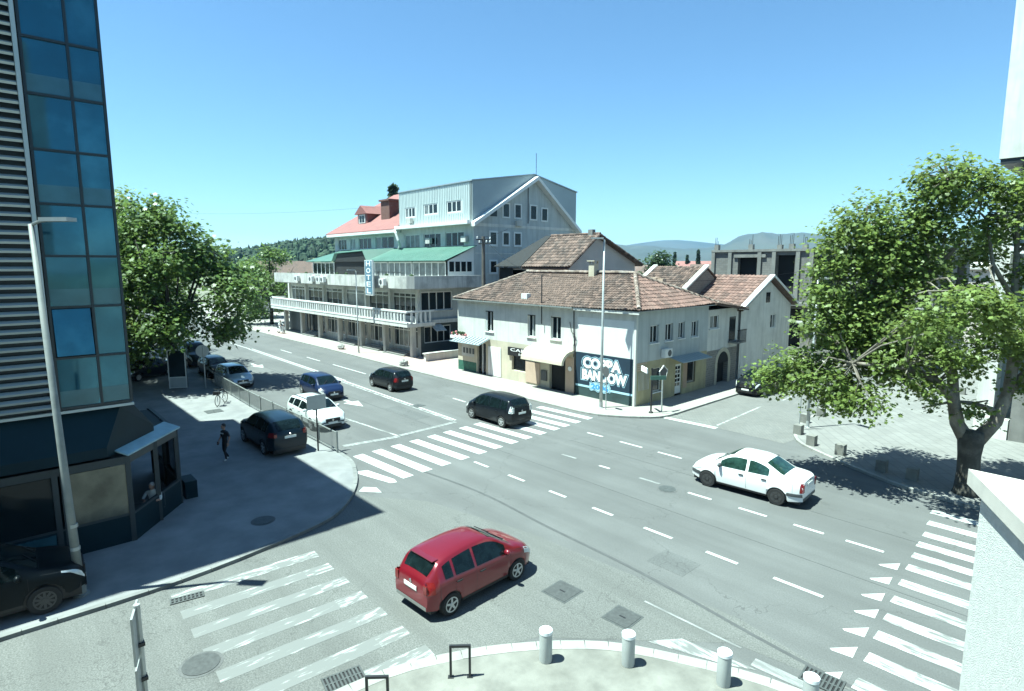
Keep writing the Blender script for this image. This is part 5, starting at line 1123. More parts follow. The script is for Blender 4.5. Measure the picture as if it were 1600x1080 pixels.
        for a in ax:
            yc_ = s*(W/2-.105)
            wt_ = MB().lathe((a, yc_, wr_), (0, s, 0), [(wr_*.62,-.1),(wr_*.93,-.1),(wr_,-.07),(wr_,.07),(wr_*.94,.1),(wr_*.66,.1)], 24).build('wheel', M['tyre'], t, smooth=True, local=True, angle=40)
            rm = MB().lathe((a, yc_, wr_), (0, s, 0), [(wr_*.66,.092),(wr_*.66,.104),(wr_*.56,.1),(wr_*.52,.05),(.02,.05)], 20)
            rimm = S.get('rim', M['rim'])
            ns = S.get('spokes', 5)
            for k in range(ns):
                an = 2*math.pi*k/ns+.3; d_ = Vector((math.cos(an), 0, math.sin(an))); pq = Vector((-math.sin(an), 0, math.cos(an)))
                c0_ = Vector((a, yc_+s*.07, wr_)); wdt = wr_*S.get('spw', .085)
                q4 = [c0_+d_*.03+pq*wdt*1.2, c0_+d_*.03-pq*wdt*1.2, c0_+d_*wr_*.6-pq*wdt, c0_+d_*wr_*.6+pq*wdt]
                rm.sweep(q4, (0, s*.035, 0))
            rm.lathe((a, yc_, wr_), (0, s, 0), [(wr_*.2,.1),(wr_*.18,.115)], 12)
            rm.build('rim', rimm, wt_, local=True)
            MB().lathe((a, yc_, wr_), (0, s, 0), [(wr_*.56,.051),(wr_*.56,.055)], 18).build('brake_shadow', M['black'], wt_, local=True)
    a_ = S['ws'][1] if S['ws'][1] > S['ws'][0] else S['ws'][0]
    top_patch('bonnet_seam', M['black'], a_+.03, a_+.037, .97, .97, .004, 1, 8)
    for s in (-1, 1): side_patch('bonnet_seam', M['black'], s, a_+.05, hl-.5, lambda v: interp(belt, v)+.02, lambda v: interp(belt, v)+.027, .004, 8, 1)
    for s in (-1, 1): side_patch('rear_panel_seam', M['black'], s, -hl+.32, -hl+.326, lambda v: .45, lambda v: interp(belt, v)-.02, .004, 1, 4)  # thin black panel gap rising from the rear arch
    # front and rear faces
    fw_, rw_ = W/2*plan(hl), W/2*plan(-hl); zf = smooth_interp(top, hl)
    gz = S.get('grille', (.5,.64)); bp('grille', M['black'], t, hl-.04, hl+.012, -fw_*.62, fw_*.62, gz[0], gz[1], local=True)
    bp('air_intake', M['black'], t, hl-.04, hl+.008, -fw_*.75, fw_*.75, .27, .38, local=True)
    bp('number_plate', M['plate'], t, hl, hl+.02, -.26, .26, .4, .51, local=True)
    pz = S.get('plate_z', .72); xr = -hl-.012
    bp('number_plate', M['plate'], t, xr-.012, xr, -.26, .26, pz, pz+.11, local=True)
    MB().lathe((hl+.012, 0, (gz[0]+gz[1])/2), (1,0,0), [(.055,0),(.05,.012)], 12).build('badge', M['chrome'], t, local=True)
    MB().lathe((xr, 0, pz+.19), (-1,0,0), [(.045,0),(.04,.01)], 12).build('badge', M['chrome'], t, local=True)
    bp('rear_bumper_trim', S.get('rbt', M['black']), t, -hl-.012, -hl+.05, -rw_*.93, rw_*.93, .3, .4, local=True)
    for s in (-1, 1): # lamp faces on the flat ends
        tl = S.get('tl', (.22,.62,.95)); bp('tail_lamp_face', S.get('taillm', M['lamp_red']), t, -hl-.012, -hl+.02, s*rw_*.98-.0-(.13 if s > 0 else 0), s*rw_*.98+(.13 if s < 0 else 0), tl[1], tl[2]-.05, local=True)
    for k in (-.35, .25):
        v = S['ws'][1] if S['ws'][1] > S['ws'][0] else S['ws'][0]; zz = smooth_interp(top, v)+.03
        MB().tube([(v+.01, k, zz), (v-.25, k+.33, smooth_interp(top, v-.25)+.035)], .012, 4).build('wiper', M['black'], t, local=True)
    return t, side_patch, top_patch
HATCH = lambda L, W, H, paintm, **k: {**dict(L=L, W=W, paint=paintm,
    top=[(-L/2,.80),(-L/2+.03,.98),(-L/2+.2,H*.80),(-L/2+.42,H*.945),(-L/2+.9,H*.985),(-.25,H),(.25,H*.985),(.55,H*.95),(.95,H*.80),(1.27,H*.675),(1.5,H*.645),(L/2-.35,H*.585),(L/2-.12,H*.50),(L/2,H*.40)],
    belt=[(-L/2,.78),(-L/2+.3,H*.655),(-.3,H*.62),(1.0,H*.60),(L/2-.4,H*.54),(L/2,H*.38)], axles=(L/2-.78,-L/2+.64), ws=(.47,1.22), rw=(-L/2+.06,-L/2+.38), side=((-.28,.86),(-1.12,-.36),(-1.5,-1.2)),
    seams=(1.0,-.32,-1.15), handles=(-.12,-.98), mirror=.82, plate_z=.70, tl=(.2,.72,1.0)), **k}
red, sp, tpp = make_car('red_hatchback', 'metallic red hatchback turning out of the side street', -11.95, 9.2, R(93), HATCH(3.76, 1.68, 1.5, P_RED, wr=.3, handlem=M['black'], rbt=M['chrome'], spokes=5, spw=.085, tumble=.42,
    top=[(-1.88,.78),(-1.86,.95),(-1.74,1.08),(-1.44,1.37),(-1.05,1.455),(-.35,1.5),(.08,1.48),(.38,1.41),(.78,1.18),(1.05,1.03),(1.28,.975),(1.54,.89),(1.76,.75),(1.88,.58)],
    ws=(.3,1.0), rw=(-1.73,-1.47), side=((-.36,.7),(-1.06,-.44),(-1.4,-1.14)), seams=(.84,-.4,-1.1), handles=(-.2,-.98), mirror=.66))
bp('tail_spoiler', P_RED, red, -1.55, -1.36, -.46, .46, 1.385, 1.405, local=True)
MPV = lambda L, W, H, p, **k: {**dict(L=L, W=W, paint=p,
    top=[(-L/2,.85),(-L/2+.03,1.02),(-L/2+.2,H*.82),(-L/2+.42,H*.955),(-.9,H*.99),(-.2,H),(.35,H*.985),(.7,H*.93),(1.15,H*.76),(1.5,H*.63),(L/2-.35,H*.56),(L/2-.12,H*.47),(L/2,H*.37)],
    belt=[(-L/2,.85),(-L/2+.35,H*.63),(0,H*.595),(1.2,H*.57),(L/2-.4,H*.51),(L/2,H*.36)], axles=(L/2-.82,-L/2+.7), ws=(.62,1.42), rw=(-L/2+.06,-L/2+.38), side=((-.2,1.0),(-1.1,-.28),(-1.68,-1.18)),
    seams=(1.15,-.24,-1.15), handles=(-.05,-.95), mirror=.95, plate_z=.74, tl=(.2,.85,1.2), taillm=M['lamp_white']), **k}
make_car('black_mpv', 'black family car crossing the zebra stripes away from view', -24.4, 21.0, R(180), MPV(4.1, 1.8, 1.57, P_BLK))
make_car('dark_hatchback', 'small black hatchback on the far lane before the zebra crossing', -36.2, 21.1, R(181), HATCH(3.85, 1.66, 1.44, P_BLK, wr=.29))
make_car('navy_hatchback', 'navy blue hatchback waiting in the middle lane facing the junction', -36.85, 16.3, R(-2), HATCH(4.05, 1.73, 1.46, P_BLUE, wr=.31))
WAG = HATCH(4.45, 1.8, 1.47, P_PEARL, wr=.32)
WAG.update(top=[(-2.225,.82),(-2.2,1.0),(-2.0,1.2),(-1.72,1.39),(-1.0,1.45),(-.2,1.48),(.25,1.46),(.55,1.40),(1.0,1.17),(1.3,1.01),(1.55,.96),(1.9,.87),(2.1,.74),(2.225,.58)], belt=[(-2.225,.8),(-1.9,.95),(-.3,.92),(1.0,.90),(1.85,.79),(2.225,.56)], axles=(1.4,-1.3), ws=(.47,1.25), rw=(-2.17,-1.78), side=((-.2,.9),(-1.05,-.28),(-1.7,-1.13)), seams=(1.05,-.24,-1.1), tl=(.25,.75,.98), grille=(.5,.68))
WAG['top'] = [(a, b if b < 1 else 1+(b-1)*.86) for a, b in WAG['top']]; WAG['tumble'] = .42
wag, sp, _ = make_car('white_estate_car', 'pearl white estate car with roof rails behind the pavement railing', -30.75, 13.2, R(-1), WAG)
for s in (-1, 1): MB().tube([(-1.55,s*.55,1.36),(-1.4,s*.55,1.41),(.1,s*.56,1.45),(.3,s*.56,1.40)], .018, 5).build('roof_rail', M['darkmetal'], wag, local=True)
SUV = lambda p, **k: {**dict(L=4.5, W=1.86, paint=p, wr=.36, sill=.32,
    top=[(-2.25,.95),(-2.2,1.15),(-2.0,1.36),(-1.7,1.56),(-1.0,1.63),(-.2,1.65),(.25,1.62),(.6,1.54),(1.05,1.28),(1.35,1.13),(1.6,1.09),(1.95,1.0),(2.15,.86),(2.25,.66)],
    belt=[(-2.25,.95),(-1.9,1.10),(0,1.04),(1.1,1.02),(1.9,.92),(2.25,.64)], axles=(1.38,-1.32), ws=(.5,1.3), rw=(-2.17,-1.75), side=((-.2,.95),(-1.1,-.28),(-1.6,-1.18)),
    seams=(1.1,-.24,-1.12), handles=(-.05,-.95), mirror=.92, plate_z=.85, tl=(.3,.95,1.15), grille=(.58,.8), hlz=[(1.7,.96),(1.95,.86),(2.25,.56)]), **k}
make_car('black_suv', 'black sport utility car parked on the shaded pavement seen from behind', -27.95, 9.8, R(180), SUV(P_INK, tumble=.40), z=KZ)
make_car('dark_suv', 'dark sport utility car parked in shade at the foot of the lamp post', -18.72, -.85, R(88), SUV(P_SHADE, spw=.07, spokes=10, rim=M['rim_steel']), z=KZ)
SEDAN = dict(L=4.25, W=1.74, paint=P_WHITE, wr=.31, glass=M['car_glass_green'], mirrorm=M['trim_grey'], handlem=M['black'], rim=M['rim_steel'], spokes=6, spw=.2, rbt=M['trim_grey'],
    top=[(-2.125,.78),(-2.11,.98),(-2.0,1.055),(-1.55,1.085),(-1.42,1.10),(-1.05,1.28),(-.75,1.42),(-.3,1.50),(.2,1.50),(.5,1.45),(.95,1.20),(1.25,1.02),(1.45,.985),(1.8,.89),(2.02,.76),(2.125,.6)],
    belt=[(-2.125,.78),(-1.9,.96),(-1.3,.985),(0,.95),(1.2,.92),(1.8,.82),(2.125,.58)], axles=(1.36,-1.27), ws=(.46,1.2), rw=(-1.42,-.78), side=((-.1,.88),(-.95,-.2)),
    seams=(1.05,-.15,-1.0), handles=(.05,-.8), mirror=.88, plate_z=.78, tl=(.10,.62,.95), taillm=M['lamp_red'], tumble=.32, grille=(.56,.66),
    bump=((1.62,2.115,.42,.56,M['trim_grey']),(-2.12,-1.62,.46,.58,M['trim_grey'])))
make_car('white_sedan', 'old white saloon car with steel wheels passing the plane tree shadow', -9.95, 21.55, R(184), SEDAN)
make_car('parked_black_car', 'black parked car facing out beside the arched stone gate', -17.75, 39.3, R(-92), SUV(P_BLK, L=4.5))
make_car('silver_hatchback', 'silver blue hatchback under the plane trees at the kerb', -44.7, 13.2, R(-1), HATCH(4.05, 1.73, 1.46, P_SILV))
make_car('grey_hatchback', 'dark grey hatchback parked behind the silver blue one', -49.8, 13.3, R(-1), HATCH(4.1, 1.73, 1.47, P_DGREY))
VAN = MPV(4.9, 1.9, 1.95, P_DGREY, wr=.34)
make_car('dark_van', 'dark van with white roof edge parked under the plane trees', -56.6, 13.5, R(-1), VAN)
make_car('white_car', 'white car parked deep in the shade beside the glass tower edge', -58.5, 8.6, R(-75), HATCH(4.1, 1.73, 1.5, P_WHITE), z=KZ)
make_car('shaded_sedan', 'dark saloon car parked in the shade behind the advertising panel', -51.5, 8.9, R(-60), {**SEDAN, 'paint': P_INK, 'glass': M['car_glass'], 'rim': M['rim']}, z=KZ)

# ------------------------------------------------------------------ street furniture
def lamp_post(label, x, y, h_, arm, top_off=(0,0), r0=.1, r1=.05, mt='pole', base_z=KZ, band=False, group='street lamps'):
    t = thing('street_lamp', label, 'street lamp', (x, y, base_z), 0, group); X_, Y_ = x+top_off[0], y+top_off[1]
    MB().tube([(x,y,base_z),(x+(X_-x)*.3,y+(Y_-y)*.3,h_*.3),(X_,Y_,h_)], [r0, r0*.8, r1], 10).build('post', M[mt], t, smooth=True)
    MB().lathe((x,y,base_z), (0,0,1), [(r0*1.7,0),(r0*1.7,.03),(r0*1.15,.05),(r0*1.1,.35)], 10).build('base', M[mt], t)
    a = Vector(arm); 
    if a.length: MB().tube([(X_,Y_,h_-.03),(X_+a.x*.5,Y_+a.y*.5,h_+.06),(X_+a.x,Y_+a.y,h_+.08)], [.04,.035,.03], 6).build('arm', M[mt], t)
    d_ = a.normalized() if a.length else Vector((1,0,0)); rz = math.atan2(d_.y, d_.x)
    hd = MB().obox((X_+a.x+d_.x*.25, Y_+a.y+d_.y*.25, h_+.1), (.36,.15,.045), Matrix.Rotation(rz,3,'Z')); hd.build('lamp_head', M['sign_back'], t)
    if band:
        for k in range(2): MB().lathe((x,y-.02,1.35+.62*k), (0,0,1), [(r0*.98,0),(r0*.98,.09)], 10).build('clamp_band', M['pole'], t)
    return t
lamp_post('tall weathered lamp post leaning slightly in front of the glass tower', -18.25, 1.25, 9.65, (.32,.3,0), (0,-.19), .115, .06, 'pole_old', band=True)
lamp_post('tall thin lamp post on the corner beside the mural', -22.0, 27.2, 10.1, (-.12,-.1,0), (0,0), .1, .05)
lamp_post('slender lamp post on the pavement in front of the hotel', -51.95, 26.9, 8.05, (-.05,-.2,0), (0,0), .08, .045)
lamp_post('lamp post rising into the plane tree beside the cobbled lane', -11.85, 31.95, 7.9, (.3,-.1,0), (0,0), .075, .045)
UP = thing('utility_pole', 'dark wooden utility pole with insulators between the hotel and the corner house', 'utility pole', (-41.7, 34.3, 0))
MB().tube([(-41.7,34.3,0),(-41.7,34.3,11.2)], [.22,.15], 10).build('pole', M['wood'], UP)
bp('cross_arm', M['darkmetal'], UP, -42.3, -40.6, 34.22, 34.3, 10.5, 10.62); bp('cross_arm', M['darkmetal'], UP, -41.78, -41.62, 33.5, 35.2, 10.85, 10.95)
for p in ((-42.2,34.26,10.62),(-41.2,34.26,10.62),(-40.7,34.26,10.62),(-41.7,33.6,10.95),(-41.7,35.1,10.95)): MB().lathe(p, (0,0,1), [(.05,0),(.07,.06),(.05,.12),(.07,.16),(.03,.22)], 8).build('insulator', M['white_clean'], UP)
def cable(label, a, b, sag, r=.016):
    a, b = Vector(a), Vector(b); o = MB().tube([a.lerp(b, k/14)-Vector((0,0,4*sag*(k/14)*(1-k/14))) for k in range(15)], r, 4).build('overhead_cable', M['black']); return tag(o, label, 'cable', 'overhead cables')
cable('thin cable from the utility pole to the mast on the corner house', (-41.2,34.3,10.75), (-28.6,28.7,7.9), .5)
cable('long thin cable from the mast across the gabled house to the concrete building', (-28.6,28.7,7.95), (-21.4,55.9,8.2), .7)
cable('thin cable between the utility pole and the hotel gable', (-41.7,33.6,11.1), (-45.9,41,12.3), .2)
cable('high cable crossing the sky above the trees to the hotel roof', (-110,22,17), (-59.5,37,15.5), .6, .011)
# signs
def sign_post(name, label, x, y, h_, mt, r=.035, z=KZ):
    t = thing(name, label, 'road sign', (x, y, z)); MB().tube([(x,y,z),(x,y,h_)], r, 8).build('post', mt, t); return t
t = sign_post('street_name_sign', 'black post with white and green street name plates at the house corner', -19.25, 28.4, 2.75, M['black'], .05)
MB().lathe((-19.25,28.4,KZ), (0,0,1), [(.13,0),(.13,.06),(.07,.1)], 10).build('base', M['black'], t)
bp('name_plate', M['murwhite'], t, -20.25, -19.3, 28.36, 28.42, 2.45, 2.75, rz=R(-35)); bp('name_plate', M['green_roof'], t, -19.3, -18.4, 28.4, 28.46, 2.12, 2.35, rz=R(50))
t = sign_post('priority_sign', 'grey post with angular sign frame seen from behind at the house corner', -18.99, 29.1, 2.75, M['pole'], .045)
m = MB(); cs = [(-.0,.42),(.42,.1),(.25,-.3),(-.25,-.3),(-.42,.1)]
ring_ = [Vector((-18.95, 29.1+a, 2.45+b)) for a, b in cs]; m.tube(ring_+[ring_[0]], .03, 5, cap=False); m.build('frame', M['white_clean'], t)
MB().sweep([(-18.93, 29.1+a*.85, 2.45+b*.85) for a, b in cs], (.012,0,0)).build('sign_plate', M['trim_grey'], t)
t = sign_post('round_sign', 'round road sign with dark face beside the lamp post at the mural', -21.5, 27.05, 2.7, M['pole'], .03)
MB().lathe((-21.5,27.0,2.4), (-.3,-1,0), [(.33,0),(.33,.015),(.3,.02)], 20).build('sign_plate', M['trim_grey'], t)
t = sign_post('round_sign', 'grey backed round road sign on post near the bicycle', -44.1, 11.1, 3.0, M['pole'], .045)
MB().lathe((-44.12,11.06,2.75), (1,-.2,0), [(.42,0),(.42,.015)], 20).build('sign_plate', M['sign_back'], t)
t = sign_post('yellow_blue_sign', 'blue square sign on post under the plane tree crown', -11.95, 31.1, 3.1, M['pole'], .03)
bp('sign_plate', M['sign_blue'], t, -12.2, -11.7, 31.04, 31.07, 2.75, 3.25, rz=R(40)); t.name = 'blue_sign'
t = sign_post('sign_back', 'grey rectangular sign seen from behind on dark post beside the railing', -25.55, 11.0, 2.75, M['darkmetal'], .04)
bp('sign_plate', M['sign_back'], t, -25.53, -25.5, 10.55, 11.45, 2.1, 2.75)
t = sign_post('direction_sign', 'tall stack of grey sign plates seen edge on in the lower left', -10.5, 1.4, 3.3, M['pole'], .05)
for (z0, z1, wdt) in ((2.45,3.25,.62),(1.75,2.38,.62),(1.0,1.7,.5)):
    m = MB().obox((-10.5+.03, 1.36, (z0+z1)/2), (wdt/2, .016, (z1-z0)/2), Matrix.Rotation(R(-17),3,'Z')); m.build('sign_plate', M['sign_back'], t)
bp('clamp', M['darkmetal'], t, -10.57, -10.42, 1.34, 1.46, 2.6, 2.66); bp('clamp', M['darkmetal'], t, -10.57, -10.42, 1.34, 1.46, 2.0, 2.06)
# railing along the pavement
RL = thing('pavement_railing', 'grey steel railing with thin bars along the pavement kerb', 'railing', (-35, 11.45, KZ))
rx = np.arange(-44.5, -24.4, 1.98)
for i, (a, b) in enumerate(zip(rx, rx[1:])):
    y = 11.55 if a > -36 else 11.55+(-36-a)*.035; y2 = 11.55 if b > -36 else 11.55+(-36-b)*.035; d = Vector((b-a, y2-y, 0)); rz = math.atan2(d.y, d.x)
    for z0, z1 in ((1.02,1.07),(.2,.24)): bp('rail', M['pole_old'], RL, (a+b)/2-d.length/2, (a+b)/2+d.length/2, (y+y2)/2-.02, (y+y2)/2+.02, z0, z1, rz=rz)
    for k in range(1, 17): bp('bar', M['pole_old'], RL, a+(b-a)*k/17-.008, a+(b-a)*k/17+.008, y+(y2-y)*k/17-.008, y+(y2-y)*k/17+.008, .24, 1.02)
for a in rx: 
    y = 11.55 if a > -36 else 11.55+(-36-a)*.035; bp('post', M['pole_old'], RL, a-.03, a+.03, y-.03, y+.03, KZ, 1.12)
# bollards
for (x, y, lb) in ((-8.22,8.45,'grey cylindrical bollard with white cap, nearest the bicycle stands'),(-6.93,9.68,'grey cylindrical bollard with white cap, in the middle of the corner row'),(-5.24,10.65,'grey cylindrical bollard with white cap, right of the middle one'),(-3.75,11.2,'grey bollard beside the square drain grate at the picture bottom')):
    t = thing('bollard', lb, 'bollard', (x, y, KZ), 0, 'grey bollards along the corner kerb')
    MB().lathe((x,y,KZ), (0,0,1), [(.135,0),(.14,.02),(.14,.66)], 20).build('body', M['bollard'], t, smooth=True, angle=40)
    MB().lathe((x,y,KZ+.66), (0,0,1), [(.148,0),(.148,.07),(.13,.085)], 20).build('cap', M['bollard_top'], t, smooth=True, angle=40)
# hoop stands
for (x, y, lb) in ((-9.06,6.75,'dark square bicycle stand left of the bollards'),(-9.4,5.0,'dark square bicycle stand cut by the picture bottom beside the drain')):
    t = thing('bicycle_stand', lb, 'bicycle stand', (x, y, KZ), R(50), 'dark bicycle stands')
    for s in (-.2, .2): bp('leg', M['darkmetal'], t, s-.025, s+.025, -.025, .025, 0, .68, local=True); bp('foot_plate', M['darkmetal'], t, s-.06, s+.06, -.05, .05, 0, .015, local=True)
    bp('top_bar', M['darkmetal'], t, -.225, .225, -.026, .026, .68, .73, local=True)
# stone cubes round the plaza
cubes = [(-11.7,30.4),(-10.5,28.95),(-12.35,32.9),(-12.3,35.0),(-12.4,37.7),(-9.05,28.45),(-7.1,27.4),(-5.95,27.2),(-12.6,42),(-12.7,47),(-12.9,52.5),(-9.5,44),(-8.2,48)]
for i, (x, y) in enumerate(cubes):
    lb = ('square stone block on the plaza corner below the lamp post','square stone block nearest the white saloon on the plaza kerb','square stone block beside the blue sign post','square stone block second beyond the blue sign post','square stone block third beyond the blue sign post','square stone block in the tree shadow, leftmost','square stone block in the tree shadow, middle','square stone block in the tree shadow, nearest the trunk','square stone block along the lane under the crown','square stone block farther along the lane','square stone block farthest along the lane','square stone block out on the open plaza','square stone block farther out on the open plaza')[i]
    o = MB().prism([(x-.19,y-.19),(x+.19,y-.19),(x+.19,y+.19),(x-.19,y+.19)], KZ, KZ+.48); o = o.build('stone_block', M['cube']); tag(o, lb, 'stone block', 'square stone blocks round the plaza')
# advertising panel
AD = thing('advertising_panel', 'tall dark advertising panel with pale lower frame under the trees', 'advertising panel', (-45.3, 9.7, KZ))
Mz = Matrix.Rotation(R(65),3,'Z')
MB().obox((-45.3,9.7,1.5), (.55,.1,1.35), Mz).build('cabinet', M['darkmetal'], AD)
d_ = Mz @ Vector((0,-.105,0)); MB().obox(Vector((-45.3,9.7,1.85))+d_, (.5,.01,.9), Mz).build('poster_glass', M['glass'], AD)
MB().obox(Vector((-45.3,9.7,.55))+d_*1.03, (.5,.012,.35), Mz).build('lower_panel', M['greyrender'], AD)
for (a, b, c, e) in ((-.53,.9,.03,2.8),(.53,.9,.03,2.8)): MB().obox(Vector((-45.3,9.7,1.5))+d_*1.1+Mz@Vector((a,0,0)), (.03,.02,1.36), Mz).build('frame_strip', M['white_clean'], AD)
for z in (.2, .93, 2.84): MB().obox(Vector((-45.3,9.7,z))+d_*1.12, (.55,.02,.03), Mz).build('frame_strip', M['white_clean'], AD)
# drains and manholes
def grate(label, x, y, rz, w=.5, h_=.5, nb=7, z=.012):
    t = thing('drain_grate', label, 'drain grate', (x, y, 0), rz, 'iron drain grates'); bp('pit', M['dark_int'], t, -w/2, w/2, -h_/2, h_/2, .008, z, local=True)
    for k in range(nb+1): bp('bar', M['iron'] if nb > 7 else M['kerb'], t, -w/2+w*k/nb-.02, -w/2+w*k/nb+.02, -h_/2, h_/2, z-.002, z+.018, local=True)
    for s in (-1,0,1): bp('cross_bar', M['iron'] if nb > 7 else M['kerb'], t, -w/2, w/2, s*(h_/2-.02)-.02, s*(h_/2-.02)+.02, z-.001, z+.014, local=True)
grate('slotted gutter drain at the shaded kerb end of the worn crossing', -16.35, 3.3, R(80), .75, .3, 8)
grate('square drain grate beside the dark bicycle stands', -10.75, 4.95, R(80), .8, .5, 10)
grate('square drain grate at the kerb by the right bollard', -3.95, 12.4, R(5), .75, .55, 9)
def cover(name, label, x, y, r, square=False, rz=0, z=.006, mt='iron'):
    t = thing(name, label, 'manhole cover', (x, y, 0), rz)
    if square:
        bp('frame', M['iron'], t, -r-.05, r+.05, -r-.05, r+.05, z-.004, z+.004, local=True); bp('cover', M[mt], t, -r, r, -r, r, z, z+.012, local=True); bp('lifting_slot', M['black'], t, -.09, .09, -.02, .02, z+.01, z+.016, local=True)
    else:
        MB().lathe((0,0,z), (0,0,1), [(r+.07,0),(r+.07,.003)], 26).build('frame', M['asphalt'], t, local=True); MB().lathe((0,0,z), (0,0,1), [(r,0),(r,.014)], 26).build('cover', M[mt], t, local=True)
M['cover_grey'] = mat('worn_cover', (.058,.062,.06), .7, .3, 10, .3, 60)
cover('manhole_cover', 'square iron manhole cover left of the pair on the turning lane', -9.95, 10.85, .36, True, R(3), mt='cover_grey')
cover('manhole_cover', 'square iron manhole cover right of the pair, nearer the bollards', -8.15, 11.1, .33, True, R(3), mt='cover_grey')
cover('manhole_cover', 'round manhole cover among the lane dashes by the white saloon', -12.15, 19.2, .33)
cover('manhole_cover', 'large round manhole cover in the worn crossing stripes', -13.3, 2.85, .38, mt='cover_grey')
cover('manhole_cover', 'round manhole cover on the shaded pavement', -19.6, 6.4, .32, z=KZ+.004)
cover('manhole_cover', 'dark service cover on the sunlit pavement near the bicycle', -36.8, 9.6, .4, True, 0, z=KZ+.004)
cover('manhole_cover', 'small dark cover on the double lane line', -30.2, 19.5, .3, True, R(10))
# stones on the hotel verge
for (x, y, lb) in ((-55.7,26.9,'rough pale boulder on the kerb in front of the hotel'),(-42.8,26.3,'pale planter boulder on the kerb end beside the low wall')):
    m = MB().blob((x,y,KZ+.25), (.5,.35,.32), 9, 6); m.v = [(a+random.uniform(-.06,.06), b+random.uniform(-.06,.06), max(KZ,c+random.uniform(-.06,.06))) for a,b,c in m.v]; tag(m.build('boulder', M['kerb']), lb, 'boulder')
# bicycle
BK = thing('bicycle', 'pale bicycle standing on the pavement at the railing end', 'bicycle', (-38.4, 10.5, KZ), R(-40))
def torus(mb, c, r, tr, n=20): mb.tube([Vector(c)+Vector((r*math.cos(2*math.pi*k/n),0,r*math.sin(2*math.pi*k/n))) for k in range(n+1)], tr, 5, cap=False)
for x in (-.52, .52):
    m = MB(); torus(m, (x,0,.34), .33, .022); wh_ = m.build('wheel', M['tyre'], BK, local=True); m = MB()
    for k in range(10): m.tube([(x,0,.34),(x+.32*math.cos(k*.628),0,.34+.32*math.sin(k*.628))], .004, 3)
    m.build('spokes', M['pole'], wh_, local=True)
m = MB(); 
for a, b in (((-.52,0,.34),(-.05,0,.3)),((-.52,0,.34),(-.15,0,.78)),((-.05,0,.3),(-.18,0,.85)),((-.05,0,.3),(.38,0,.72)),((-.15,0,.78),(.36,0,.82)),((.52,0,.34),(.34,0,.95))): m.tube([a,b], .022, 6)
m.build('frame', M['white_clean'], BK, local=True); bp('saddle', M['black'], BK, -.32, -.05, -.07, .07, .86, .93, local=True)
MB().tube([(.28,-.28,1.02),(.36,-.1,1.0),(.36,.1,1.0),(.28,.28,1.02)], .016, 6).build('handlebar', M['darkmetal'], BK, local=True)
m = MB(); m.box(.42,.7,-.16,.16,.72,.92); m.build('basket', M['darkmetal'], BK, local=True)

# ------------------------------------------------------------------ people
def skin_mesh(name, joints, bones, mats, assign, parent, sub=1):
    me = bpy.data.meshes.new(name); keys = list(joints); me.from_pydata([joints[k][0] for k in keys], [(keys.index(a), keys.index(b)) for a, b in bones], [])
    o = bpy.data.objects.new(name, me); col.objects.link(o)
    md = o.modifiers.new('s', 'SKIN'); md.use_smooth_shade = True
    for i, k in enumerate(keys):
        sv = me.skin_vertices[0].data[i]; sv.radius = joints[k][1] if isinstance(joints[k][1], tuple) else (joints[k][1],)*2; sv.use_root = (i == 0)
    s2 = o.modifiers.new('d', 'SUBSURF'); s2.levels = s2.render_levels = sub
    dg = bpy.context.evaluated_depsgraph_get(); ev = bpy.data.meshes.new_from_object(o.evaluated_get(dg)); bpy.data.objects.remove(o)
    ev.materials.clear()
    for m_ in mats: ev.materials.append(m_)
    for p in ev.polygons: p.material_index = assign(p.center); p.use_smooth = True
    return link(bpy.data.objects.new(name, ev), parent)
def hand(mb, c, d, side, s=1):     # palm with five separate slightly curled fingers
    c, d, side = Vector(c), Vector(d).normalized(), Vector(side).normalized(); nn_ = d.cross(side)
    M3 = Matrix((d, side, nn_)).transposed(); mb.obox(c+d*.045, (.045,.038,.014), M3)
    for k, (o_, L_) in enumerate(((-.03,.07),(-.01,.08),(.01,.075),(.03,.06))):
        p = c+d*.09+side*o_; mb.tube([p, p+d*L_*.55+nn_*.008, p+d*L_+nn_*.026], [.0095,.0085,.006], 5)
    p = c+d*.03-side*.036; mb.tube([p, p-side*.028+d*.03, p-side*.03+d*.06+nn_*.01], [.011,.0095,.007], 5)
def head_parts(t, c, yaw, hairm, grey=False):
    c = Vector(c); Mh = Matrix.Rotation(yaw,3,'Z'); m = MB(); m.blob((0,0,0), (.095,.075,.118), 14, 10); m.blob((.095,0,-.012), (.02,.014,.025), 6, 5)
    for s in (-1,1): m.blob((0,s*.077,-.01), (.02,.012,.03), 6, 5)
    m.v = [tuple(c+Mh@Vector(v)) for v in m.v]; hd = m.build('head', M['skin'], t, smooth=True, local=True)
    m = MB()
    for s in (-1,1): m.blob((.088,s*.03,.012), (.009,.013,.008), 6, 4)
    m.blob((.088,0,-.06), (.008,.026,.006), 6, 4); m.v = [tuple(c+Mh@Vector(v)) for v in m.v]; m.build('face_features', M['hair'], hd, local=True)
    m = MB(); m.blob((-.018,0,.03), (.1,.084,.105), 12, 8); m.v = [tuple(c+Mh@Vector(v)) for v in m.v if True]; m.build('hair', hairm, hd, smooth=True, local=True)
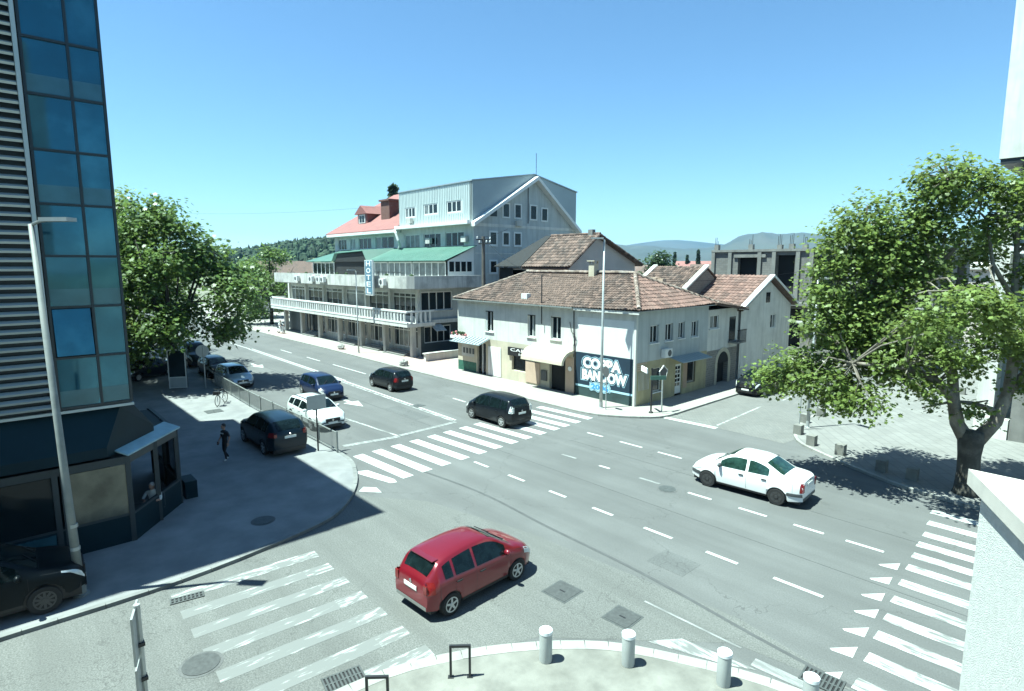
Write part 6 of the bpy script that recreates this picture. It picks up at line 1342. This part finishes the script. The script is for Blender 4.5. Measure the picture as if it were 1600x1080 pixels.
# walker, in black clothes
PE = thing('person', 'person in black clothes and cap walking across the shaded pavement', 'person', (-26.98, 7.4, KZ), R(-70))
J = {'pel':((0,0,.88),(.125,.095)),'wai':((0,0,1.03),(.115,.085)),'che':((0,0,1.24),(.155,.10)),'nek':((.01,0,1.40),.05),'hed':((.02,0,1.50),.055),
     'hl':((.01,.095,.84),.088),'kl':((.12,.10,.47),.058),'al':((.05,.10,.09),.04),'fl':((.17,.11,.04),.035),
     'hr':((-.01,-.095,.84),.088),'kr':((.02,-.10,.46),.058),'ar':((-.2,-.10,.12),.04),'fr':((-.10,-.11,.04),.035),
     'sl':((0,.18,1.33),.06),'el':((-.06,.25,1.08),.042),'wl':((.05,.27,.86),.028),'sr':((0,-.18,1.33),.06),'er':((-.02,-.25,1.08),.042),'wr':((.12,-.26,.88),.028)}
BN = [('pel','wai'),('wai','che'),('che','nek'),('nek','hed'),('pel','hl'),('hl','kl'),('kl','al'),('al','fl'),('pel','hr'),('hr','kr'),('kr','ar'),('ar','fr'),('che','sl'),('sl','el'),('el','wl'),('che','sr'),('sr','er'),('er','wr')]
skin_mesh('body', J, BN, [M['cloth_blk'], M['skin'], M['shoe']], lambda c: 2 if c.z < .1 else (1 if (c.z > 1.42 or (abs(c.y) > .2 and c.z < 1.12) ) else 0), PE)
head_parts(PE, (.035,0,1.56), 0, M['hair']); m = MB(); hand(m, (.06,.27,.85), (.1,0,-1), (1,0,.1)); hand(m, (.13,-.26,.87), (.2,0,-1), (1,0,.2)); m.build('hands', M['skin'], PE, local=True)
text('MILAN', M['murwhite'], None, 0, 1, 0, 1, 0) if False else None
bp('shirt_print', M['murwhite'], PE, .115, .125, -.1, .1, 1.24, 1.29, local=True); bp('phone', M['black'], PE, .16, .175, -.3, -.22, .72, .86, local=True)
# seated man in the cafe window
PM = thing('person', 'grey haired man in white T-shirt seated at the open cafe window', 'person', (-22.2, 3.75, KZ), R(-40))
J = {'pel':((0,0,.5),(.15,.12)),'wai':((.0,0,.68),(.15,.12)),'che':((.03,0,.9),(.18,.12)),'nek':((.06,0,1.06),.055),'hed':((.09,0,1.15),.06),
     'hl':((.06,.1,.48),.095),'kl':((.46,.13,.5),.065),'al':((.42,.13,.1),.045),'fl':((.54,.14,.04),.035),'hr':((.06,-.1,.48),.095),'kr':((.46,-.13,.5),.065),'ar':((.42,-.13,.1),.045),'fr':((.54,-.14,.04),.035),
     'sl':((.03,.21,.98),.07),'el':((.14,.3,.76),.048),'wl':((.36,.16,.78),.03),'sr':((.03,-.21,.98),.07),'er':((.14,-.3,.76),.048),'wr':((.36,-.1,.78),.03)}
skin_mesh('body', J, BN, [M['cloth_wht'], M['skin'], M['cloth_blk']], lambda c: 2 if (c.z < .56) else (1 if (c.z > 1.08 or (c.x > .2 and c.z < .9)) else 0), PM)
head_parts(PM, (.10,0,1.21), 0, M['hair_grey']); m = MB(); hand(m, (.37,.15,.78), (1,-.6,0), (.6,1,0)); hand(m, (.37,-.09,.78), (1,.6,0), (-.6,1,0)); m.build('hands', M['skin'], PM, local=True)
CHR = thing('cafe_chair', 'dark chair under the seated man in the cafe window', 'chair', (-22.2, 3.75, KZ), R(-40))
bp('seat', M['cafe_frame'], CHR, -.22, .22, -.22, .22, .34, .38, local=True); bp('backrest', M['cafe_frame'], CHR, -.25, -.21, -.22, .22, .4, .85, local=True)
for a in (-.2, .2):
    for b in (-.2, .2): bp('leg', M['cafe_frame'], CHR, a-.015, a+.015, b-.015, b+.015, 0, .34, local=True)
# rider on a scooter by the hotel
SC = thing('scooter', 'small pale scooter on the pavement before the hotel', 'scooter', (-73.6, 27.6, KZ), R(10))
for x in (-.55, .6): m = MB(); torus(m, (x,0,.25), .22, .05, 14); m.build('wheel', M['tyre'], SC, local=True)
m = MB(); m.box(-.7,.1,-.14,.14,.3,.62); m.box(-.1,.45,-.13,.13,.22,.3); m.obox((.5,0,.6), (.05,.16,.36), Matrix.Rotation(R(-15),3,'Y')); m.build('body', M['white_clean'], SC, local=True); bp('saddle', M['black'], SC, -.65, .1, -.13, .13, .63, .75, local=True)
MB().tube([(.4,-.3,1.0),(.42,0,.98),(.4,.3,1.0)], .018, 5).build('handlebar', M['black'], SC, local=True)
PR = thing('person', 'person in pale clothes riding the scooter before the hotel', 'person', (-73.6, 27.6, KZ), R(10))
J = {'pel':((-.25,0,.82),(.14,.11)),'wai':((-.22,0,1.0),(.13,.1)),'che':((-.14,0,1.22),(.16,.1)),'nek':((-.08,0,1.38),.05),'hed':((-.05,0,1.47),.055),
     'hl':((-.18,.1,.8),.085),'kl':((.2,.14,.72),.06),'al':((.15,.13,.36),.042),'fl':((.27,.13,.32),.035),'hr':((-.18,-.1,.8),.085),'kr':((.2,-.14,.72),.06),'ar':((.15,-.13,.36),.042),'fr':((.27,-.13,.32),.035),
     'sl':((-.13,.19,1.3),.06),'el':((.08,.27,1.12),.045),'wl':((.32,.26,1.03),.03),'sr':((-.13,-.19,1.3),.06),'er':((.08,-.27,1.12),.045),'wr':((.32,-.26,1.03),.03)}
skin_mesh('body', J, BN, [M['cloth_wht'], M['skin'], M['cloth_blk']], lambda c: 1 if c.z > 1.4 or (c.x > .15 and c.z > 1.0) else 0, PR)
head_parts(PR, (-.04,0,1.53), 0, M['hair']); m = MB(); hand(m, (.33,.26,1.03), (1,0,-.2), (0,1,0)); hand(m, (.33,-.26,1.03), (1,0,-.2), (0,-1,0)); m.build('hands', M['skin'], PR, local=True)

# ------------------------------------------------------------------ haze over the whole scene
HAZE = True
if HAZE:
    hz = MB().box(-5900, 5900, -5900, 5900, -4, 330).build('haze', M['soil']); hz['kind'] = 'stuff'; hz.data.materials.clear()
    hm = bpy.data.materials.new('haze_air'); hm.use_nodes = True; n = hm.node_tree; n.nodes.clear()
    v = n.nodes.new('ShaderNodeVolumePrincipled'); v.inputs['Color'].default_value = (.36,.62,.95,1); v.inputs['Density'].default_value = .0001; v.inputs['Anisotropy'].default_value = .2
    o = n.nodes.new('ShaderNodeOutputMaterial'); n.links.new(v.outputs[0], o.inputs['Volume']); hz.data.materials.append(hm)
